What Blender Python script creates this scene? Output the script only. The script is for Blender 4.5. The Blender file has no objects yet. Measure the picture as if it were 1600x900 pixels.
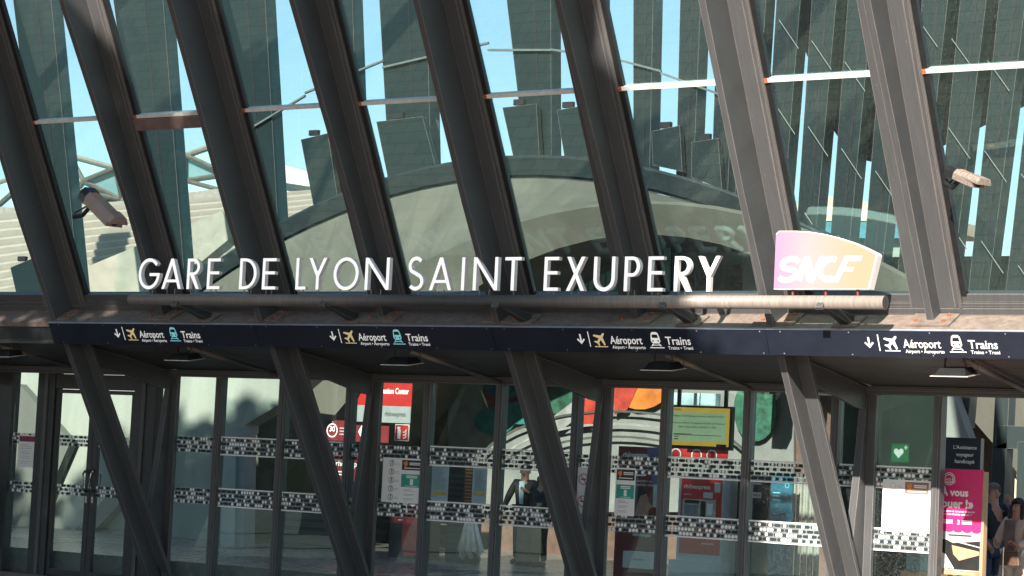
import bpy, bmesh, math, random
from mathutils import Vector, Matrix
from mathutils.geometry import tessellate_polygon
random.seed(7)
S = bpy.context.scene
COL = S.collection
R = math.radians
V3 = Vector

# ------------------------------------------------------------------ camera
FPX, PITCH, ROLL, YAW = 3800.0, .0727, .0487, .6116
CAM = V3((25.25, -27.37, 1.70))
fw = V3((-math.sin(YAW)*math.cos(PITCH), math.cos(YAW)*math.cos(PITCH), math.sin(PITCH)))
rt = V3((math.cos(YAW), math.sin(YAW), 0)); up = rt.cross(fw)
rt2 = rt*math.cos(ROLL) + up*math.sin(ROLL)
up2 = up*math.cos(ROLL) - rt*math.sin(ROLL)
cd = bpy.data.cameras.new('camera'); cam = bpy.data.objects.new('camera', cd); COL.objects.link(cam)
cd.sensor_width = 36; cd.lens = FPX/1600*36; cd.clip_end = 2000; cd.clip_start = .5
cam.matrix_world = Matrix(((rt2.x, up2.x, -fw.x, CAM.x), (rt2.y, up2.y, -fw.y, CAM.y), (rt2.z, up2.z, -fw.z, CAM.z), (0, 0, 0, 1)))
S.camera = cam
def at(ix, iy, Y):                         # point of the depth plane Y seen at a place of the photograph
    d = fw + rt2*((ix-800)/FPX) - up2*((iy-450)/FPX)
    return CAM + d*((Y-CAM.y)/d.y)

# ------------------------------------------------------------------ sky, sun, exposure
SUN_EL, SUN_AZ = 30.0, 16.0               # azimuth measured from the facade normal towards the right
sdir = V3((math.sin(R(SUN_AZ))*math.cos(R(SUN_EL)), -math.cos(R(SUN_AZ))*math.cos(R(SUN_EL)), math.sin(R(SUN_EL))))
W = bpy.data.worlds.new('World'); S.world = W; W.use_nodes = True
wn = W.node_tree.nodes; wl = W.node_tree.links
sky = wn.new('ShaderNodeTexSky'); sky.sky_type = 'NISHITA'; sky.sun_disc = False
sky.sun_elevation = R(SUN_EL); sky.sun_rotation = R(180-SUN_AZ); sky.air_density = 1.0; sky.dust_density = 0.3; sky.ozone_density = 1.0
wl.new(sky.outputs[0], wn['Background'].inputs[0]); wn['Background'].inputs[1].default_value = 0.070
sl = bpy.data.lights.new('sun', 'SUN'); sl.energy = 5.0; sl.angle = R(.53); sl.color = (1, .90, .80)
so = bpy.data.objects.new('sun', sl); COL.objects.link(so)
so.rotation_euler = (-sdir).to_track_quat('-Z', 'Y').to_euler()
S.view_settings.view_transform = 'Standard'; S.view_settings.look = 'None'; S.view_settings.gamma = 1
S.view_settings.exposure = 1.4
S.render.engine = 'CYCLES'
S.cycles.max_bounces = 10; S.cycles.transparent_max_bounces = 40; S.cycles.glossy_bounces = 5

# ------------------------------------------------------------------ materials
def newmat(name):
    m = bpy.data.materials.new(name); m.use_nodes = True
    return m, m.node_tree.nodes, m.node_tree.links
def lin(c):
    return tuple((x/12.92 if x <= .04045 else ((x+.055)/1.055)**2.4) for x in c)
MATS = {}
def mat(name, col, rough=.55, var=.25, scale=6, metal=0, bump=.0, bscale=60, streak=False, spec=.5, coat=0, emit=0):
    if name in MATS: return MATS[name]
    m, n, l = newmat(name); b = n['Principled BSDF']
    b.inputs['Roughness'].default_value = rough; b.inputs['Metallic'].default_value = metal
    b.inputs['Specular IOR Level'].default_value = spec; b.inputs['Coat Weight'].default_value = coat
    tc = n.new('ShaderNodeTexCoord'); mp = n.new('ShaderNodeMapping')
    geo = n.new('ShaderNodeNewGeometry')
    l.new(geo.outputs['Position'], mp.inputs[0])
    if streak: mp.inputs['Scale'].default_value = (1, 1, .12)
    nz = n.new('ShaderNodeTexNoise'); nz.inputs['Scale'].default_value = scale; nz.inputs['Detail'].default_value = 7; nz.inputs['Roughness'].default_value = .65
    l.new(mp.outputs[0], nz.inputs['Vector'])
    rp = n.new('ShaderNodeValToRGB')
    rp.color_ramp.elements[0].position = .3; rp.color_ramp.elements[1].position = .72
    rp.color_ramp.elements[0].color = tuple(c*(1-var) for c in col)+(1,); rp.color_ramp.elements[1].color = tuple(min(1, c*(1+var)) for c in col)+(1,)
    l.new(nz.outputs[0], rp.inputs[0]); l.new(rp.outputs[0], b.inputs['Base Color'])
    if emit:
        l.new(rp.outputs[0], b.inputs['Emission Color']); b.inputs['Emission Strength'].default_value = emit
    mr = n.new('ShaderNodeMapRange'); mr.inputs['To Min'].default_value = max(.03, rough-.12); mr.inputs['To Max'].default_value = min(1, rough+.12)
    l.new(nz.outputs[0], mr.inputs[0]); l.new(mr.outputs[0], b.inputs['Roughness'])
    if bump:
        n2 = n.new('ShaderNodeTexNoise'); n2.inputs['Scale'].default_value = bscale; n2.inputs['Detail'].default_value = 4
        l.new(geo.outputs['Position'], n2.inputs['Vector'])
        bp = n.new('ShaderNodeBump'); bp.inputs['Strength'].default_value = bump; bp.inputs['Distance'].default_value = .02
        l.new(n2.outputs[0], bp.inputs['Height']); l.new(bp.outputs[0], b.inputs['Normal'])
    MATS[name] = m; return m

def steel(name, col, rust=.12):
    """painted steel with dust streaks, chips and a little rust"""
    m, n, l = newmat(name); b = n['Principled BSDF']
    geo = n.new('ShaderNodeNewGeometry'); mp = n.new('ShaderNodeMapping'); mp.inputs['Scale'].default_value = (9, .5, .5)
    l.new(geo.outputs['Position'], mp.inputs[0])
    a = n.new('ShaderNodeTexNoise'); a.inputs['Scale'].default_value = 5; a.inputs['Detail'].default_value = 8; a.inputs['Roughness'].default_value = .7
    l.new(mp.outputs[0], a.inputs['Vector'])
    r1 = n.new('ShaderNodeValToRGB'); e = r1.color_ramp.elements
    e[0].position = .3; e[1].position = .75
    e[0].color = tuple(c*.86 for c in col)+(1,); e[1].color = tuple(c*1.16 for c in col)+(1,)
    l.new(a.outputs[0], r1.inputs[0])
    s = n.new('ShaderNodeTexNoise'); s.inputs['Scale'].default_value = 38; s.inputs['Detail'].default_value = 6; s.inputs['Roughness'].default_value = .75
    l.new(geo.outputs['Position'], s.inputs['Vector'])
    r2 = n.new('ShaderNodeValToRGB'); e = r2.color_ramp.elements
    e[0].position = .655; e[1].position = .70; e[0].color = (0, 0, 0, 1); e[1].color = (1, 1, 1, 1)
    l.new(s.outputs[0], r2.inputs[0])
    mx = n.new('ShaderNodeMix'); mx.data_type = 'RGBA'; l.new(r2.outputs[0], mx.inputs[0])
    l.new(r1.outputs[0], mx.inputs[6]); mx.inputs[7].default_value = (.36, .31, .27, 1)
    bv = n.new('ShaderNodeBevel'); bv.samples = 4; bv.inputs[0].default_value = .014
    dt = n.new('ShaderNodeVectorMath'); dt.operation = 'DOT_PRODUCT'; l.new(bv.outputs[0], dt.inputs[0]); l.new(geo.outputs['True Normal'], dt.inputs[1])
    ed = n.new('ShaderNodeMapRange'); ed.inputs['From Min'].default_value = .995; ed.inputs['From Max'].default_value = .90; l.new(dt.outputs['Value'], ed.inputs[0])
    em = n.new('ShaderNodeMath'); em.operation = 'MULTIPLY'; l.new(ed.outputs[0], em.inputs[0]); l.new(a.outputs[0], em.inputs[1])
    m3 = n.new('ShaderNodeMix'); m3.data_type = 'RGBA'; l.new(em.outputs[0], m3.inputs[0]); l.new(mx.outputs[2], m3.inputs[6]); m3.inputs[7].default_value = (.42, .36, .31, 1)
    l.new(m3.outputs[2], b.inputs['Base Color'])
    mr = n.new('ShaderNodeMapRange'); mr.inputs['To Min'].default_value = .32; mr.inputs['To Max'].default_value = .6
    l.new(a.outputs[0], mr.inputs[0]); l.new(mr.outputs[0], b.inputs['Roughness'])
    bp = n.new('ShaderNodeBump'); bp.inputs['Strength'].default_value = .12; bp.inputs['Distance'].default_value = .01
    l.new(s.outputs[0], bp.inputs['Height']); l.new(bp.outputs[0], b.inputs['Normal'])
    MATS[name] = m; return m
STEEL = steel('painted_steel', (.072, .075, .078))
FINM = steel('fin_paint', (.002, .011, .012))
STEEL2 = steel('painted_steel_inner', (.035, .045, .045))
LEDGE = mat('dusty_ledge', (.185, .145, .122), .8, .35, 9, bump=.25)
FRAME = mat('door_frame_paint', (.035, .036, .036), .4, .3, 10)
SOFFIT = mat('soffit_panel', (.085, .085, .082), .45, .2, 3)
NAVY = mat('navy_sign', (.016, .021, .034), .32, .15, 4)
NAVYTRIM = mat('sign_trim', (.30, .33, .40), .4, .2)
WHITE = mat('white_print', (.80, .80, .78), .5, .03)
CREAM = mat('yellow_print', (.78, .62, .33), .5, .03)
CYAN = mat('cyan_print', (.25, .70, .74), .5, .03)
TUBE = steel('tube_paint', (.062, .062, .063))
LETTER = mat('white_letter_acrylic', (.86, .85, .83), .35, .03, emit=.30)  # glow added so the letters stay white in the shade
RETURN = mat('shaded_letter_return', (.62, .60, .58), .5, .12, 20, emit=.04)  # letter sides toned darker so they read as shaded
LIT = mat('glowing_white_print', (.80, .80, .78), .5, .02, emit=.16); LITC = mat('glowing_yellow_print', (.78, .62, .33), .5, .02, emit=.12); LITB = mat('glowing_cyan_print', (.25, .70, .74), .5, .02, emit=.12)  # sign print given a glow to stay crisp in shade
BAR = mat('white_bar_paint', (.72, .70, .66), .45, .15, 14)
RUST = mat('rust', (.34, .11, .04), .9, .4, 40)
CHROME = mat('brushed_steel', (.55, .55, .54), .25, .1, metal=1)
CONC = mat('concrete', (.086, .090, .072), .8, .18, 1.6, bump=.2, bscale=25, streak=True)
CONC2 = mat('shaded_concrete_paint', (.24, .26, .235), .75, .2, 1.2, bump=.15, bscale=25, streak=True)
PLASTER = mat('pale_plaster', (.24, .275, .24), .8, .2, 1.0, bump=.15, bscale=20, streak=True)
MCONC = mat('mural_ground', (.15, .165, .155), .8, .25, 2)
BLACK = mat('black', (.012, .013, .014), .45, .2)
PALE = mat('pale_panel', (.50, .55, .53), .6, .12, 2)
BROWN = mat('brown_board', (.10, .062, .045), .6, .35, 4)
RED = mat('red_panel', (.52, .035, .03), .35, .12)
DRED = mat('burgundy', (.13, .018, .022), .4, .15)
GREY = mat('grey_panel', (.42, .47, .46), .5, .1)
TEAL = mat('teal_print', (.03, .33, .26), .5, .15)
BLUE = mat('blue_print', (.015, .12, .19), .5, .15)
ORANGE = mat('orange_print', (.75, .22, .03), .5, .2)
YELLOW = mat('amber_print', (.70, .42, .06), .5, .15)
PINK = mat('magenta_print', (.62, .02, .15), .45, .08)
DARKTXT = mat('dark_print', (.03, .03, .035), .6, .1)
MIDTXT = mat('grey_print', (.32, .33, .34), .6, .1)
WOOD = mat('light_wood', (.48, .30, .17), .6, .3, 9, streak=True)
FLOOR = mat('hall_floor_stone', (.17, .155, .14), .28, .25, 2)

def glass(name, tint, ior=.07, rough=0.0, dirt=.03):
    m, n, l = newmat(name)
    for x in list(n):
        if x.type == 'BSDF_PRINCIPLED': n.remove(x)
    out = n['Material Output']
    t = n.new('ShaderNodeBsdfTransparent'); t.inputs[0].default_value = tint+(1,)
    g = n.new('ShaderNodeBsdfGlossy'); g.inputs['Roughness'].default_value = rough; g.inputs['Color'].default_value = (.60, .95, .90, 1)
    lw = n.new('ShaderNodeLayerWeight'); lw.inputs[0].default_value = .5
    pw = n.new('ShaderNodeMath'); pw.operation = 'POWER'; l.new(lw.outputs['Facing'], pw.inputs[0]); pw.inputs[1].default_value = 5.0
    f = n.new('ShaderNodeMath'); f.operation = 'MULTIPLY_ADD'; l.new(pw.outputs[0], f.inputs[0]); f.inputs[1].default_value = 1-ior; f.inputs[2].default_value = ior
    geo = n.new('ShaderNodeNewGeometry')
    wv = n.new('ShaderNodeTexNoise'); wv.inputs['Scale'].default_value = 1.1; wv.inputs['Detail'].default_value = 1
    l.new(geo.outputs['Position'], wv.inputs['Vector'])
    bp = n.new('ShaderNodeBump'); bp.inputs['Strength'].default_value = .05; bp.inputs['Distance'].default_value = .02
    l.new(wv.outputs[0], bp.inputs['Height']); l.new(bp.outputs[0], g.inputs['Normal'])
    mx = n.new('ShaderNodeMixShader'); l.new(f.outputs[0], mx.inputs[0]); l.new(t.outputs[0], mx.inputs[1]); l.new(g.outputs[0], mx.inputs[2])
    d = n.new('ShaderNodeBsdfDiffuse'); d.inputs[0].default_value = (.55, .55, .52, 1)
    nz = n.new('ShaderNodeTexNoise'); nz.inputs['Scale'].default_value = 55; nz.inputs['Detail'].default_value = 5
    l.new(geo.outputs['Position'], nz.inputs['Vector'])
    rp = n.new('ShaderNodeValToRGB'); e = rp.color_ramp.elements
    e[0].position = .48; e[1].position = .80; e[0].color = (dirt*.3,)*3+(1,); e[1].color = (dirt*6,)*3+(1,)
    l.new(nz.outputs[0], rp.inputs[0])
    m2 = n.new('ShaderNodeMixShader'); l.new(rp.outputs[0], m2.inputs[0]); l.new(mx.outputs[0], m2.inputs[1]); l.new(d.outputs[0], m2.inputs[2])
    l.new(m2.outputs[0], out.inputs[0])
    MATS[name] = m; return m
GLASS = glass('facade_glass', (.895, .972, .96), .095, dirt=.008)
GLASS_LOW = glass('door_glass', (.93, .985, .97), .07, dirt=.012)
GLASS_IN = glass('inner_glass', (.93, .985, .98), .02, dirt=.002)

def strip_mat():
    m, n, l = newmat('dotted_film')
    for x in list(n):
        if x.type == 'BSDF_PRINCIPLED': n.remove(x)
    out = n['Material Output']
    tc = n.new('ShaderNodeTexCoord'); sp = n.new('ShaderNodeSeparateXYZ'); l.new(tc.outputs['Object'], sp.inputs[0]); oi = n.new('ShaderNodeObjectInfo')
    def M(op, a, b=None, c=None):
        k = n.new('ShaderNodeMath'); k.operation = op
        for i, x in enumerate((a, b, c)):
            if x is None: continue
            if isinstance(x, (int, float)): k.inputs[i].default_value = x
            else: l.new(x, k.inputs[i])
        return k.outputs[0]
    RH, CW = .060, .052
    zr = M('DIVIDE', sp.outputs[2], RH); row = M('FLOOR', zr); fy = M('SUBTRACT', M('SUBTRACT', zr, row), .5)
    odd = M('MULTIPLY', M('MODULO', row, 2.0), .5)
    xc = M('ADD', M('DIVIDE', sp.outputs[0], CW), odd); cell = M('FLOOR', xc); fx = M('SUBTRACT', M('SUBTRACT', xc, cell), .5)
    def rnd(c, sc):
        w = n.new('ShaderNodeTexWhiteNoise'); w.noise_dimensions = '2D'
        cb = n.new('ShaderNodeCombineXYZ'); l.new(c, cb.inputs[0]); l.new(M('ADD', M('ADD', row, sc), M('MULTIPLY', oi.outputs['Random'], 977.0)), cb.inputs[1]); l.new(cb.outputs[0], w.inputs['Vector'])
        return w.outputs['Value']
    r = M('SQRT', M('ADD', M('POWER', M('MULTIPLY', fx, CW), 2.0), M('POWER', M('MULTIPLY', fy, RH), 2.0)))
    dot = M('MULTIPLY', M('LESS_THAN', r, .0225), M('LESS_THAN', rnd(cell, 3.3), .42))
    # dark pills, two cells wide
    x2 = M('ADD', M('DIVIDE', sp.outputs[0], CW*2), odd); c2 = M('FLOOR', x2); f2 = M('SUBTRACT', M('SUBTRACT', x2, c2), .5)
    ex = M('MAXIMUM', M('SUBTRACT', M('ABSOLUTE', M('MULTIPLY', f2, CW*2)), .028), 0.0)
    pr = M('SQRT', M('ADD', M('POWER', ex, 2.0), M('POWER', M('MULTIPLY', fy, RH), 2.0)))
    pill = M('LESS_THAN', pr, .0195)
    tr = n.new('ShaderNodeBsdfTransparent')
    hz = n.new('ShaderNodeBsdfDiffuse'); hz.inputs[0].default_value = (.42, .46, .45, 1)
    base = n.new('ShaderNodeMixShader'); base.inputs[0].default_value = .40; l.new(tr.outputs[0], base.inputs[1]); l.new(hz.outputs[0], base.inputs[2])
    dk = n.new('ShaderNodeBsdfDiffuse'); dk.inputs[0].default_value = (.035, .048, .054, 1)
    wh = n.new('ShaderNodeBsdfDiffuse'); wh.inputs[0].default_value = (.82, .82, .80, 1)
    m1 = n.new('ShaderNodeMixShader'); l.new(pill, m1.inputs[0]); l.new(base.outputs[0], m1.inputs[1]); l.new(dk.outputs[0], m1.inputs[2])
    m2 = n.new('ShaderNodeMixShader'); l.new(dot, m2.inputs[0]); l.new(m1.outputs[0], m2.inputs[1]); l.new(wh.outputs[0], m2.inputs[2])
    l.new(m2.outputs[0], out.inputs[0]); return m
STRIP = strip_mat()

def brickmat(name, c1, c2, mortar, sx, sy, rough=.8):
    m, n, l = newmat(name); b = n['Principled BSDF']
    geo = n.new('ShaderNodeNewGeometry'); br = n.new('ShaderNodeTexBrick')
    br.inputs['Scale'].default_value = 1; br.inputs['Brick Width'].default_value = sx; br.inputs['Row Height'].default_value = sy
    br.inputs['Mortar Size'].default_value = .012; br.inputs['Color1'].default_value = c1+(1,); br.inputs['Color2'].default_value = c2+(1,); br.inputs['Mortar'].default_value = mortar+(1,)
    nz = n.new('ShaderNodeTexNoise'); nz.inputs['Scale'].default_value = 3; nz.inputs['Detail'].default_value = 6
    l.new(geo.outputs['Position'], nz.inputs['Vector']); l.new(geo.outputs['Position'], br.inputs['Vector'])
    mx = n.new('ShaderNodeMix'); mx.data_type = 'RGBA'; mx.blend_type = 'MULTIPLY'; mx.inputs[0].default_value = .6
    l.new(br.outputs[0], mx.inputs[6]); l.new(nz.outputs[0], mx.inputs[7]); l.new(mx.outputs[2], b.inputs['Base Color'])
    b.inputs['Roughness'].default_value = rough; return m
PAVE = brickmat('plaza_paving', (.21, .15, .12), (.16, .12, .10), (.06, .045, .04), .52, .26)

# ------------------------------------------------------------------ mesh helpers
class MB:
    def __init__(s): s.v = []; s.f = []
    def add(s, vs, fs):
        o = len(s.v); s.v += [tuple(p) for p in vs]; s.f += [tuple(i+o for i in f) for f in fs]; return s
    def hexa(s, a):          # 8 points: bottom ring 0-3, top ring 4-7
        return s.add(a, [(3, 2, 1, 0), (4, 5, 6, 7), (0, 1, 5, 4), (1, 2, 6, 5), (2, 3, 7, 6), (3, 0, 4, 7)])
    def box(s, x0, x1, y0, y1, z0, z1):
        return s.hexa([(x0, y0, z0), (x1, y0, z0), (x1, y1, z0), (x0, y1, z0), (x0, y0, z1), (x1, y0, z1), (x1, y1, z1), (x0, y1, z1)])
    def obox(s, c, ax, ay, az):   # centre and three half-axes
        c, ax, ay, az = V3(c), V3(ax), V3(ay), V3(az)
        return s.hexa([c-ax-ay-az, c+ax-ay-az, c+ax+ay-az, c-ax+ay-az, c-ax-ay+az, c+ax-ay+az, c+ax+ay+az, c-ax+ay+az])
    def prism(s, loop, ext, holes=()):
        loops = [[V3(p) for p in loop]]+[[V3(p) for p in h] for h in holes]
        flat = [p for lp in loops for p in lp]; n = len(flat); ext = V3(ext)
        vs = flat+[p+ext for p in flat]; fs = []
        for t in tessellate_polygon(loops):
            fs.append(tuple(t)); fs.append(tuple(i+n for i in reversed(t)))
        k = 0
        for lp in loops:
            m = len(lp)
            for i in range(m):
                a, b = k+i, k+(i+1) % m
                fs.append((a, b, b+n, a+n))
            k += m
        return s.add(vs, fs)
    def tube(s, p0, p1, r0, r1=None, n=12, caps=True):
        return s.path([p0, p1], [r0, r0 if r1 is None else r1], n, caps)
    def path(s, pts, rad, n=10, caps=True):
        pts = [V3(p) for p in pts]
        if not isinstance(rad, (list, tuple)): rad = [rad]*len(pts)
        vs = []; fs = []
        ref = None
        for i, p in enumerate(pts):
            t = (pts[min(i+1, len(pts)-1)]-pts[max(i-1, 0)]).normalized()
            if ref is None:
                ref = V3((0, 0, 1)) if abs(t.z) < .9 else V3((1, 0, 0))
            a = t.cross(ref).normalized(); b = t.cross(a).normalized(); ref = -b if False else ref
            for k in range(n):
                th = 2*math.pi*k/n
                vs.append(p+(a*math.cos(th)+b*math.sin(th))*rad[i])
        for i in range(len(pts)-1):
            for k in range(n):
                fs.append((i*n+k, i*n+(k+1) % n, (i+1)*n+(k+1) % n, (i+1)*n+k))
        if caps:
            fs.append(tuple(range(n-1, -1, -1))); fs.append(tuple((len(pts)-1)*n+k for k in range(n)))
        return s.add(vs, fs)
    def ell(s, c, rx, ry, rz, nu=14, nv=9):
        vs = []; fs = []; c = V3(c)
        for j in range(nv+1):
            ph = math.pi*j/nv
            for i in range(nu):
                th = 2*math.pi*i/nu
                vs.append(c+V3((rx*math.sin(ph)*math.cos(th), ry*math.sin(ph)*math.sin(th), rz*math.cos(ph))))
        for j in range(nv):
            for i in range(nu):
                fs.append((j*nu+i, (j+1)*nu+i, (j+1)*nu+(i+1) % nu, j*nu+(i+1) % nu))
        return s.add(vs, fs)
    def mesh(s, name, m, smooth=False):
        me = bpy.data.meshes.new(name); me.from_pydata(s.v, [], s.f); me.update()
        bm = bmesh.new(); bm.from_mesh(me); bmesh.ops.recalc_face_normals(bm, faces=bm.faces); bm.to_mesh(me); bm.free()
        if m: me.materials.append(m)
        if smooth:
            for p in me.polygons: p.use_smooth = True
        return me
    def build(s, name, m, parent=None, smooth=False, bevel=0):
        return link(name, s.mesh(name, m, smooth), parent, bevel=bevel)
def link(name, me, parent=None, loc=None, bevel=0):
    o = bpy.data.objects.new(name, me); COL.objects.link(o)
    if loc is not None: o.location = loc
    if parent is not None:
        o.parent = parent
        inv = Matrix.Identity(4); p = parent
        mats = []
        while p is not None:
            mats.append(Matrix.Translation(p.location) @ p.rotation_euler.to_matrix().to_4x4()); p = p.parent if False else None
        if parent.type == 'EMPTY': o.matrix_parent_inverse = mats[0].inverted()
        else: o.matrix_parent_inverse = mats[0].inverted() if parent.location.length > 0 else Matrix.Identity(4)
    if bevel:
        b = o.modifiers.new('bevel', 'BEVEL'); b.width = bevel; b.segments = 2; b.limit_method = 'ANGLE'
    return o
def tag(o, label=None, cat=None, group=None, kind=None):
    if label: o['label'] = label
    if cat: o['category'] = cat
    if group: o['group'] = group
    if kind: o['kind'] = kind
    return o
def thing(name, label, cat, loc=(0, 0, 0), group=None):
    o = bpy.data.objects.new(name, None); COL.objects.link(o); o.location = loc; o.empty_display_size = .2
    return tag(o, label, cat, group)

_tc = {}
def text2d(s, bold=0.0, shear=0.0, space=1.0):
    k = (s, bold, shear, space)
    if k in _tc: return _tc[k]
    cu = bpy.data.curves.new('t', 'FONT'); cu.body = s; cu.size = 1; cu.offset = bold; cu.shear = shear; cu.space_character = space; cu.resolution_u = 3
    ob = bpy.data.objects.new('t', cu); COL.objects.link(ob)
    dg = bpy.context.evaluated_depsgraph_get(); me = bpy.data.meshes.new_from_object(ob.evaluated_get(dg))
    vs = [(v.co.x, v.co.y) for v in me.vertices]; fs = [tuple(p.vertices) for p in me.polygons]
    bpy.data.objects.remove(ob); bpy.data.curves.remove(cu); bpy.data.meshes.remove(me)
    _tc[k] = (vs, fs); return _tc[k]
def put_text(mb, s, o, ex, ey, x, y, width=None, height=None, bold=.01, shear=0, align='L', space=1.0):
    """lettering s laid on the plane (o; ex, ey); x,y lower-left; scaled to width and/or cap height"""
    vs, fs = text2d(s, bold, shear, space)
    if not vs: return
    x0 = min(v[0] for v in vs); x1 = max(v[0] for v in vs)
    sx = width/(x1-x0) if width else None
    sy = height/.72 if height else sx
    if sx is None: sx = sy
    w = (x1-x0)*sx
    if align == 'C': x -= w/2
    o, ex, ey = V3(o), V3(ex), V3(ey)
    mb.add([o+ex*(x+(v[0]-x0)*sx)+ey*(y+v[1]*sy) for v in vs], fs)
def rect(mb, o, ex, ey, x0, x1, y0, y1):
    o, ex, ey = V3(o), V3(ex), V3(ey)
    mb.add([o+ex*x0+ey*y0, o+ex*x1+ey*y0, o+ex*x1+ey*y1, o+ex*x0+ey*y1], [(0, 1, 2, 3)])
def disc(mb, o, ex, ey, cx, cy, r, r2=0, n=20, ry=None):
    o, ex, ey = V3(o), V3(ex), V3(ey); k = 1 if ry is None else ry/r
    P = [o+ex*(cx+r*math.cos(2*math.pi*i/n))+ey*(cy+r*k*math.sin(2*math.pi*i/n)) for i in range(n)]
    if not r2: mb.add(P, [tuple(range(n))])
    else:
        Q = [o+ex*(cx+r2*math.cos(2*math.pi*i/n))+ey*(cy+r2*k*math.sin(2*math.pi*i/n)) for i in range(n)]
        mb.add(P+Q, [(i, (i+1) % n, n+(i+1) % n, n+i) for i in range(n)])
def poly(mb, o, ex, ey, pts):
    o, ex, ey = V3(o), V3(ex), V3(ey); P = [o+ex*a+ey*b for a, b in pts]
    mb.add(P, [tuple(t) for t in tessellate_polygon([P])])

# ------------------------------------------------------------------ leaning frame of the upper facade
LEAN = .47
UU = V3((0, -math.sin(LEAN), math.cos(LEAN))); VV = V3((0, math.cos(LEAN), math.sin(LEAN))); OO = V3((0, -2.455, 3.13)); EX = V3((1, 0, 0)); EZ = V3((0, 0, 1)); EY = V3((0, 1, 0))
def uv(X, u, v): return OO+EX*X+UU*u+VV*v
def ubox(mb, x0, x1, u0, u1, v0, v1):
    return mb.hexa([uv(x0, u0, v0), uv(x1, u0, v0), uv(x1, u0, v1), uv(x0, u0, v1), uv(x0, u1, v0), uv(x1, u1, v0), uv(x1, u1, v1), uv(x0, u1, v1)])
XC = {k: 11.57+1.95*(k-7) for k in range(-3, 12)}     # right web face of every upper column
XL, XR = -9.0, 20.0

# ================================================================== SETTING
GZ = -.38                                  # level of the plaza below the hall floor
g = MB().add([(-300, -300, GZ), (300, -300, GZ), (300, 300, GZ), (-300, 300, GZ)], [(0, 1, 2, 3)]).build('ground', PAVE)
tag(g, kind='structure')
fl = MB().box(-22, 22, .25, 14, GZ+.004, .006).build('hall_floor', FLOOR); tag(fl, kind='structure')
# paving stones of the strip in front of the doors that the picture shows
pv = MB().box(-.146, .146, -.071, .071, .004, .022).mesh('paver', brickmat('paver_stone', (.33, .25, .2), (.3, .22, .18), (.3, .22, .18), .3, .15))
pvroot = bpy.data.objects.new('pavement', None); COL.objects.link(pvroot); tag(pvroot, kind='structure')
for j in range(9):
    for i in range(26):
        link('paver', pv, pvroot, (-4.6+i*.30+(j % 2)*.15, -1.45+j*.15, GZ+random.uniform(-.003, .003)))

# ================================================================== STATION FACADE
fac = thing('station_facade', 'dark steel and glass station front with leaning columns over a canopy', 'station facade')
def column_mesh(odd):
    mb = MB()
    f = (.07, .0, -.02, -.05) if odd else (.24, .19, .05, -.05)
    uu_ = (.335, 2.0, 4.6, 7.4)
    for i in range(3):        # web, deepening upwards
        mb.hexa([uv(-.085, uu_[i], f[i]), uv(0, uu_[i], f[i]), uv(0, uu_[i], .452), uv(-.085, uu_[i], .452),
                 uv(-.085, uu_[i+1], f[i+1]), uv(0, uu_[i+1], f[i+1]), uv(0, uu_[i+1], .452), uv(-.085, uu_[i+1], .452)])
    ubox(mb, -.355, .27, .34, 7.4, .455, .505)
    return mb.mesh('column', STEEL)
CM = {True: column_mesh(True), False: column_mesh(False)}
bead = MB(); ubox(bead, .185, .20, .42, 7.4, .440, .454); ubox(bead, .245, .268, .42, 7.4, .436, .454); bead = bead.mesh('glazing_bead', STEEL)
gask = MB(); ubox(gask, .272, .335, .56, 7.4, .47, .535); gask = gask.mesh('gasket', BLACK)
foot = MB(); ubox(foot, -.30, .24, .327, .352, .10, .43); foot = foot.mesh('foot_plate', LEDGE)
bolt = MB()
for bx, bv in ((-.2, .2), (.14, .2), (.14, .36)): bolt.path([uv(bx, .352, bv), uv(bx, .378, bv)], .022, 8)
bolt = bolt.mesh('bolt', RUST)
for k in range(-1, 11):
    X = XC[k]
    c = link('column', CM[k % 2 == 1], fac, (X, 0, 0))
    for nm, me in (('glazing_bead', bead), ('gasket', gask), ('foot_plate', foot), ('bolt', bolt)):
        o = bpy.data.objects.new(nm, me); COL.objects.link(o); o.parent = c
# panes and transoms
wb = 1.95-.355-.335
pane_lo = MB(); ubox(pane_lo, 0, wb, .57, 3.155, .512, .524); pane_lo = pane_lo.mesh('glass_pane', GLASS)
pane_hi = MB(); ubox(pane_hi, 0, wb, 3.205, 7.4, .512, .524); pane_hi = pane_hi.mesh('glass_pane', GLASS)
trs = MB(); ubox(trs, -.06, wb, 3.157, 3.203, .455, .545); trs = trs.mesh('transom', BAR)
rsb = MB(); ubox(rsb, -.075, -.02, 3.152, 3.208, .449, .456); rsb = rsb.mesh('rust_stain', RUST)
for k in range(-1, 10):
    x = XC[k]+.335
    link('glass_pane', pane_lo, fac, (x, 0, 0)); link('glass_pane', pane_hi, fac, (x, 0, 0))
    t = link('transom', trs, fac, (x, 0, 0))
    o = bpy.data.objects.new('rust_stain', rsb); COL.objects.link(o); o.parent = t
b2 = MB(); ubox(b2, XC[2]+.28, XC[3]-.1, 2.99, 3.15, .42, .508); b2.build('blind_box', mat('blind_paint', (.16, .11, .10), .5), fac)
# ledge, sill rails, main beam
mb = MB(); ubox(mb, XL, XR, .255, .325, .012, .62); mb.build('ledge', LEDGE, fac)
for u0, u1, v0 in ((.33, .405, .446), (.412, .462, .470), (.469, .56, .488)):
    mb = MB(); ubox(mb, XL, XR, u0, u1, v0, .60); mb.build('sill_rail', STEEL, fac)
mb = MB(); ubox(mb, XL, XR, .03, .25, .035, .30); mb.build('edge_beam', STEEL2, fac)
mb = MB(); ubox(mb, XL, XC[1]-.09, .00, .027, -.005, .20); mb.build('beam_flange', STEEL, fac)
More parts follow.
